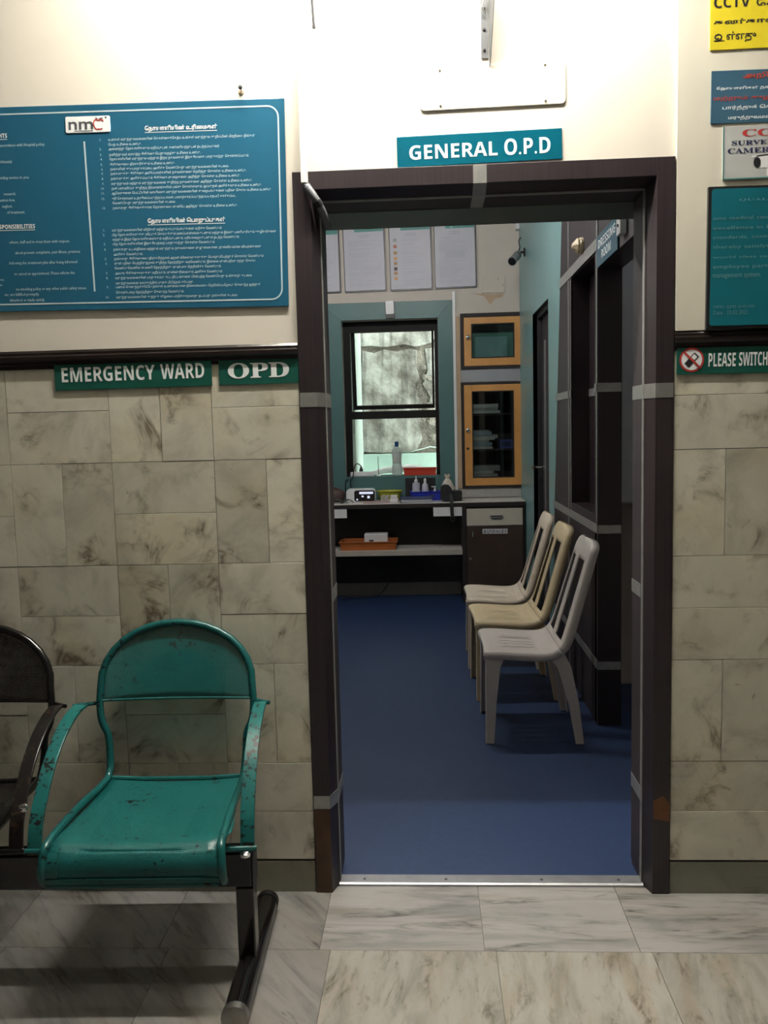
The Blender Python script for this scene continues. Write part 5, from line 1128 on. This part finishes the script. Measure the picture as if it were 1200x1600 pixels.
MB().lathe([(.040, 0), (.040, -.012), (.036, -.016)], (0, 0, 0), 16, 'x').build('base', 'cream_plastic', be, True); MB().lathe([(.037, -.0165), (.037, -.026), (.012, -.050), (.004, -.052)], (0, 0, 0), 8, 'x').build('dome', 'cream_plastic', be)
# dressing room sign
XS = XR - .0065
cor = [xp(u, v, XS) for u, v in ((933.7, 367), (964.7, 341), (967.7, 392), (933.5, 416))]
yf, yn = (cor[0][1] + cor[3][1]) / 2, (cor[1][1] + cor[2][1]) / 2; zt0, zb0 = (cor[0][2] + cor[1][2]) / 2, (cor[2][2] + cor[3][2]) / 2
w2, h2 = (yf - yn) / 2, (zt0 - zb0) / 2
sg = MB().box(-w2, w2, -.004, 0, -h2, h2).build('department_sign', 'sign_teal', bevel=.0006); sg.location = (XS, (yf + yn) / 2, (zt0 + zb0) / 2); sg.rotation_euler = (0, 0, R(-90)); tag(sg, 'teal sign reading DRESSING ROOM on the right wall of the inner room', 'sign')
pr = Print(); pr.fit(bold('DRESSING'), -w2 * .82, h2 * .12, w2 * .82, h2 * .68); pr.fit(bold('ROOM'), -w2 * .48, -h2 * .66, w2 * .42, -h2 * .10); pr.build('lettering', 'white_print', sg, -.0046)
q0 = xp(974, 352, XR - .01); cl = box('cable_clip', 'white_plastic', XR - .03, XR - .0035, q0[1] - .03, q0[1] + .03, q0[2] - .035, q0[2] + .03, None, .003); tag(cl, 'small white cable clip right of the dressing room sign', 'clip')
MB().lathe([(.006, XR - .034), (.006, XR - .030)], (0, q0[1], q0[2]), 8, 'x').build('screw', 'brown_bag', cl)

# ================================================================== PLASTIC CHAIRS
def chair(mat, label):
    c = empty('plastic_chair'); tag(c, label, 'chair', 'plastic chairs along the right wall')
    prof = [(.002, .372, .205), (-.003, .398, .208), (.010, .412, .212), (.06, .414, .218), (.19, .405, .220), (.265, .403, .216), (.312, .413, .211), (.345, .445, .206), (.368, .50, .201), (.404, .62, .193), (.440, .74, .184), (.466, .828, .176), (.476, .855, .166), (.482, .871, .146), (.486, .881, .112), (.488, .886, .060)]
    sp_ = spline(prof, 5); nr = len(sp_)
    cols = [-1, -.95, -.76, -.385, -.345, -.17, -.145, -.105, 0, .105, .145, .17, .345, .385, .76, .95, 1]
    iS = min(i for i in range(nr) if sp_[i][0] > .322)      # first row of the back
    def surf(name, r0, r1):
        m = MB(); V = {}
        for i in range(r0, r1 + 1):
            x_, z_, hw = sp_[i]; a_, b_ = sp_[max(i - 1, 0)], sp_[min(i + 1, nr - 1)]; t = np.array([b_[0] - a_[0], b_[1] - a_[1]]); t /= np.linalg.norm(t); nb_ = np.array([t[1], -t[0]])   # pointing down / backwards
            dish = .010 - .024 * min(1, max(0, (x_ - .25) / .12))
            for j, k in enumerate(cols):
                e = (1 - k * k) * dish; V[i, j] = m.bm.verts.new((x_ + nb_[0] * e, hw * k, z_ + nb_[1] * e))
            for j, k in ((-1, -1), (len(cols), 1)):
                V[i, j] = m.bm.verts.new((x_ + nb_[0] * .030, hw * k * 1.02, z_ + nb_[1] * .030))
        for i in range(r0, r1):
            x_, z_ = (sp_[i][0] + sp_[i + 1][0]) / 2, (sp_[i][1] + sp_[i + 1][1]) / 2
            for j in range(-1, len(cols)):
                if 0 <= j < len(cols) - 1:
                    km = abs(cols[j] + cols[j + 1]) / 2
                    if r0 == 0 and .09 < x_ < .235 and (.105 < km < .145 or .345 < km < .385): continue
                    if r0 > 0 and .445 < z_ < .80 and .17 < km < .76: continue
                m.bm.faces.new((V[i, j], V[i, j + 1], V[i + 1, j + 1], V[i + 1, j]))
        o = m.build(name, mat, c, True); o.modifiers.remove(o.modifiers['edges']); s_ = o.modifiers.new('t', 'SOLIDIFY'); s_.thickness = .007; s_.offset = 0
        return o
    surf('seat', 0, iS); surf('backrest', iS, nr - 1)
    for s in (-1, 1):
        def L(x_, y_, z_, w_, d_, t_, f):   # L-shaped section, corner outwards
            P = [(0, 0), (w_, 0), (w_, t_), (t_, t_), (t_, d_), (0, d_)]
            return [(x_ + f * p[0], s * (y_ - p[1]), z_) for p in P]
        MB().loft([L(.006, .212, .395, .085, .07, .007, 1), L(.006, .211, .34, .062, .055, .007, 1), L(.004, .214, .18, .046, .042, .007, 1), L(.002, .217, .0, .036, .034, .007, 1)]).build('leg', mat, c, bevel=.002)
        MB().loft([L(.352, .206, .396, .085, .06, .007, -1), L(.378, .211, .34, .060, .055, .007, -1), L(.41, .219, .18, .046, .042, .007, -1), L(.43, .226, .0, .036, .034, .007, -1)]).build('leg', mat, c, bevel=.002)
    return c
for y_, mat, label, rz, dx in ((1.405, 'chair_grey', 'grey beige plastic chair, nearest of the three by the wall', 0, 0), (1.985, 'chair_tan', 'tan plastic chair, middle of the three by the wall', 1.5, -.012), (2.565, 'chair_pale', 'pale beige plastic chair, farthest of the three by the wall', -1.0, -.02)):
    c = chair(mat, label); c.location = (.597 + dx, y_, .0034); c.rotation_euler = (0, 0, R(rz))
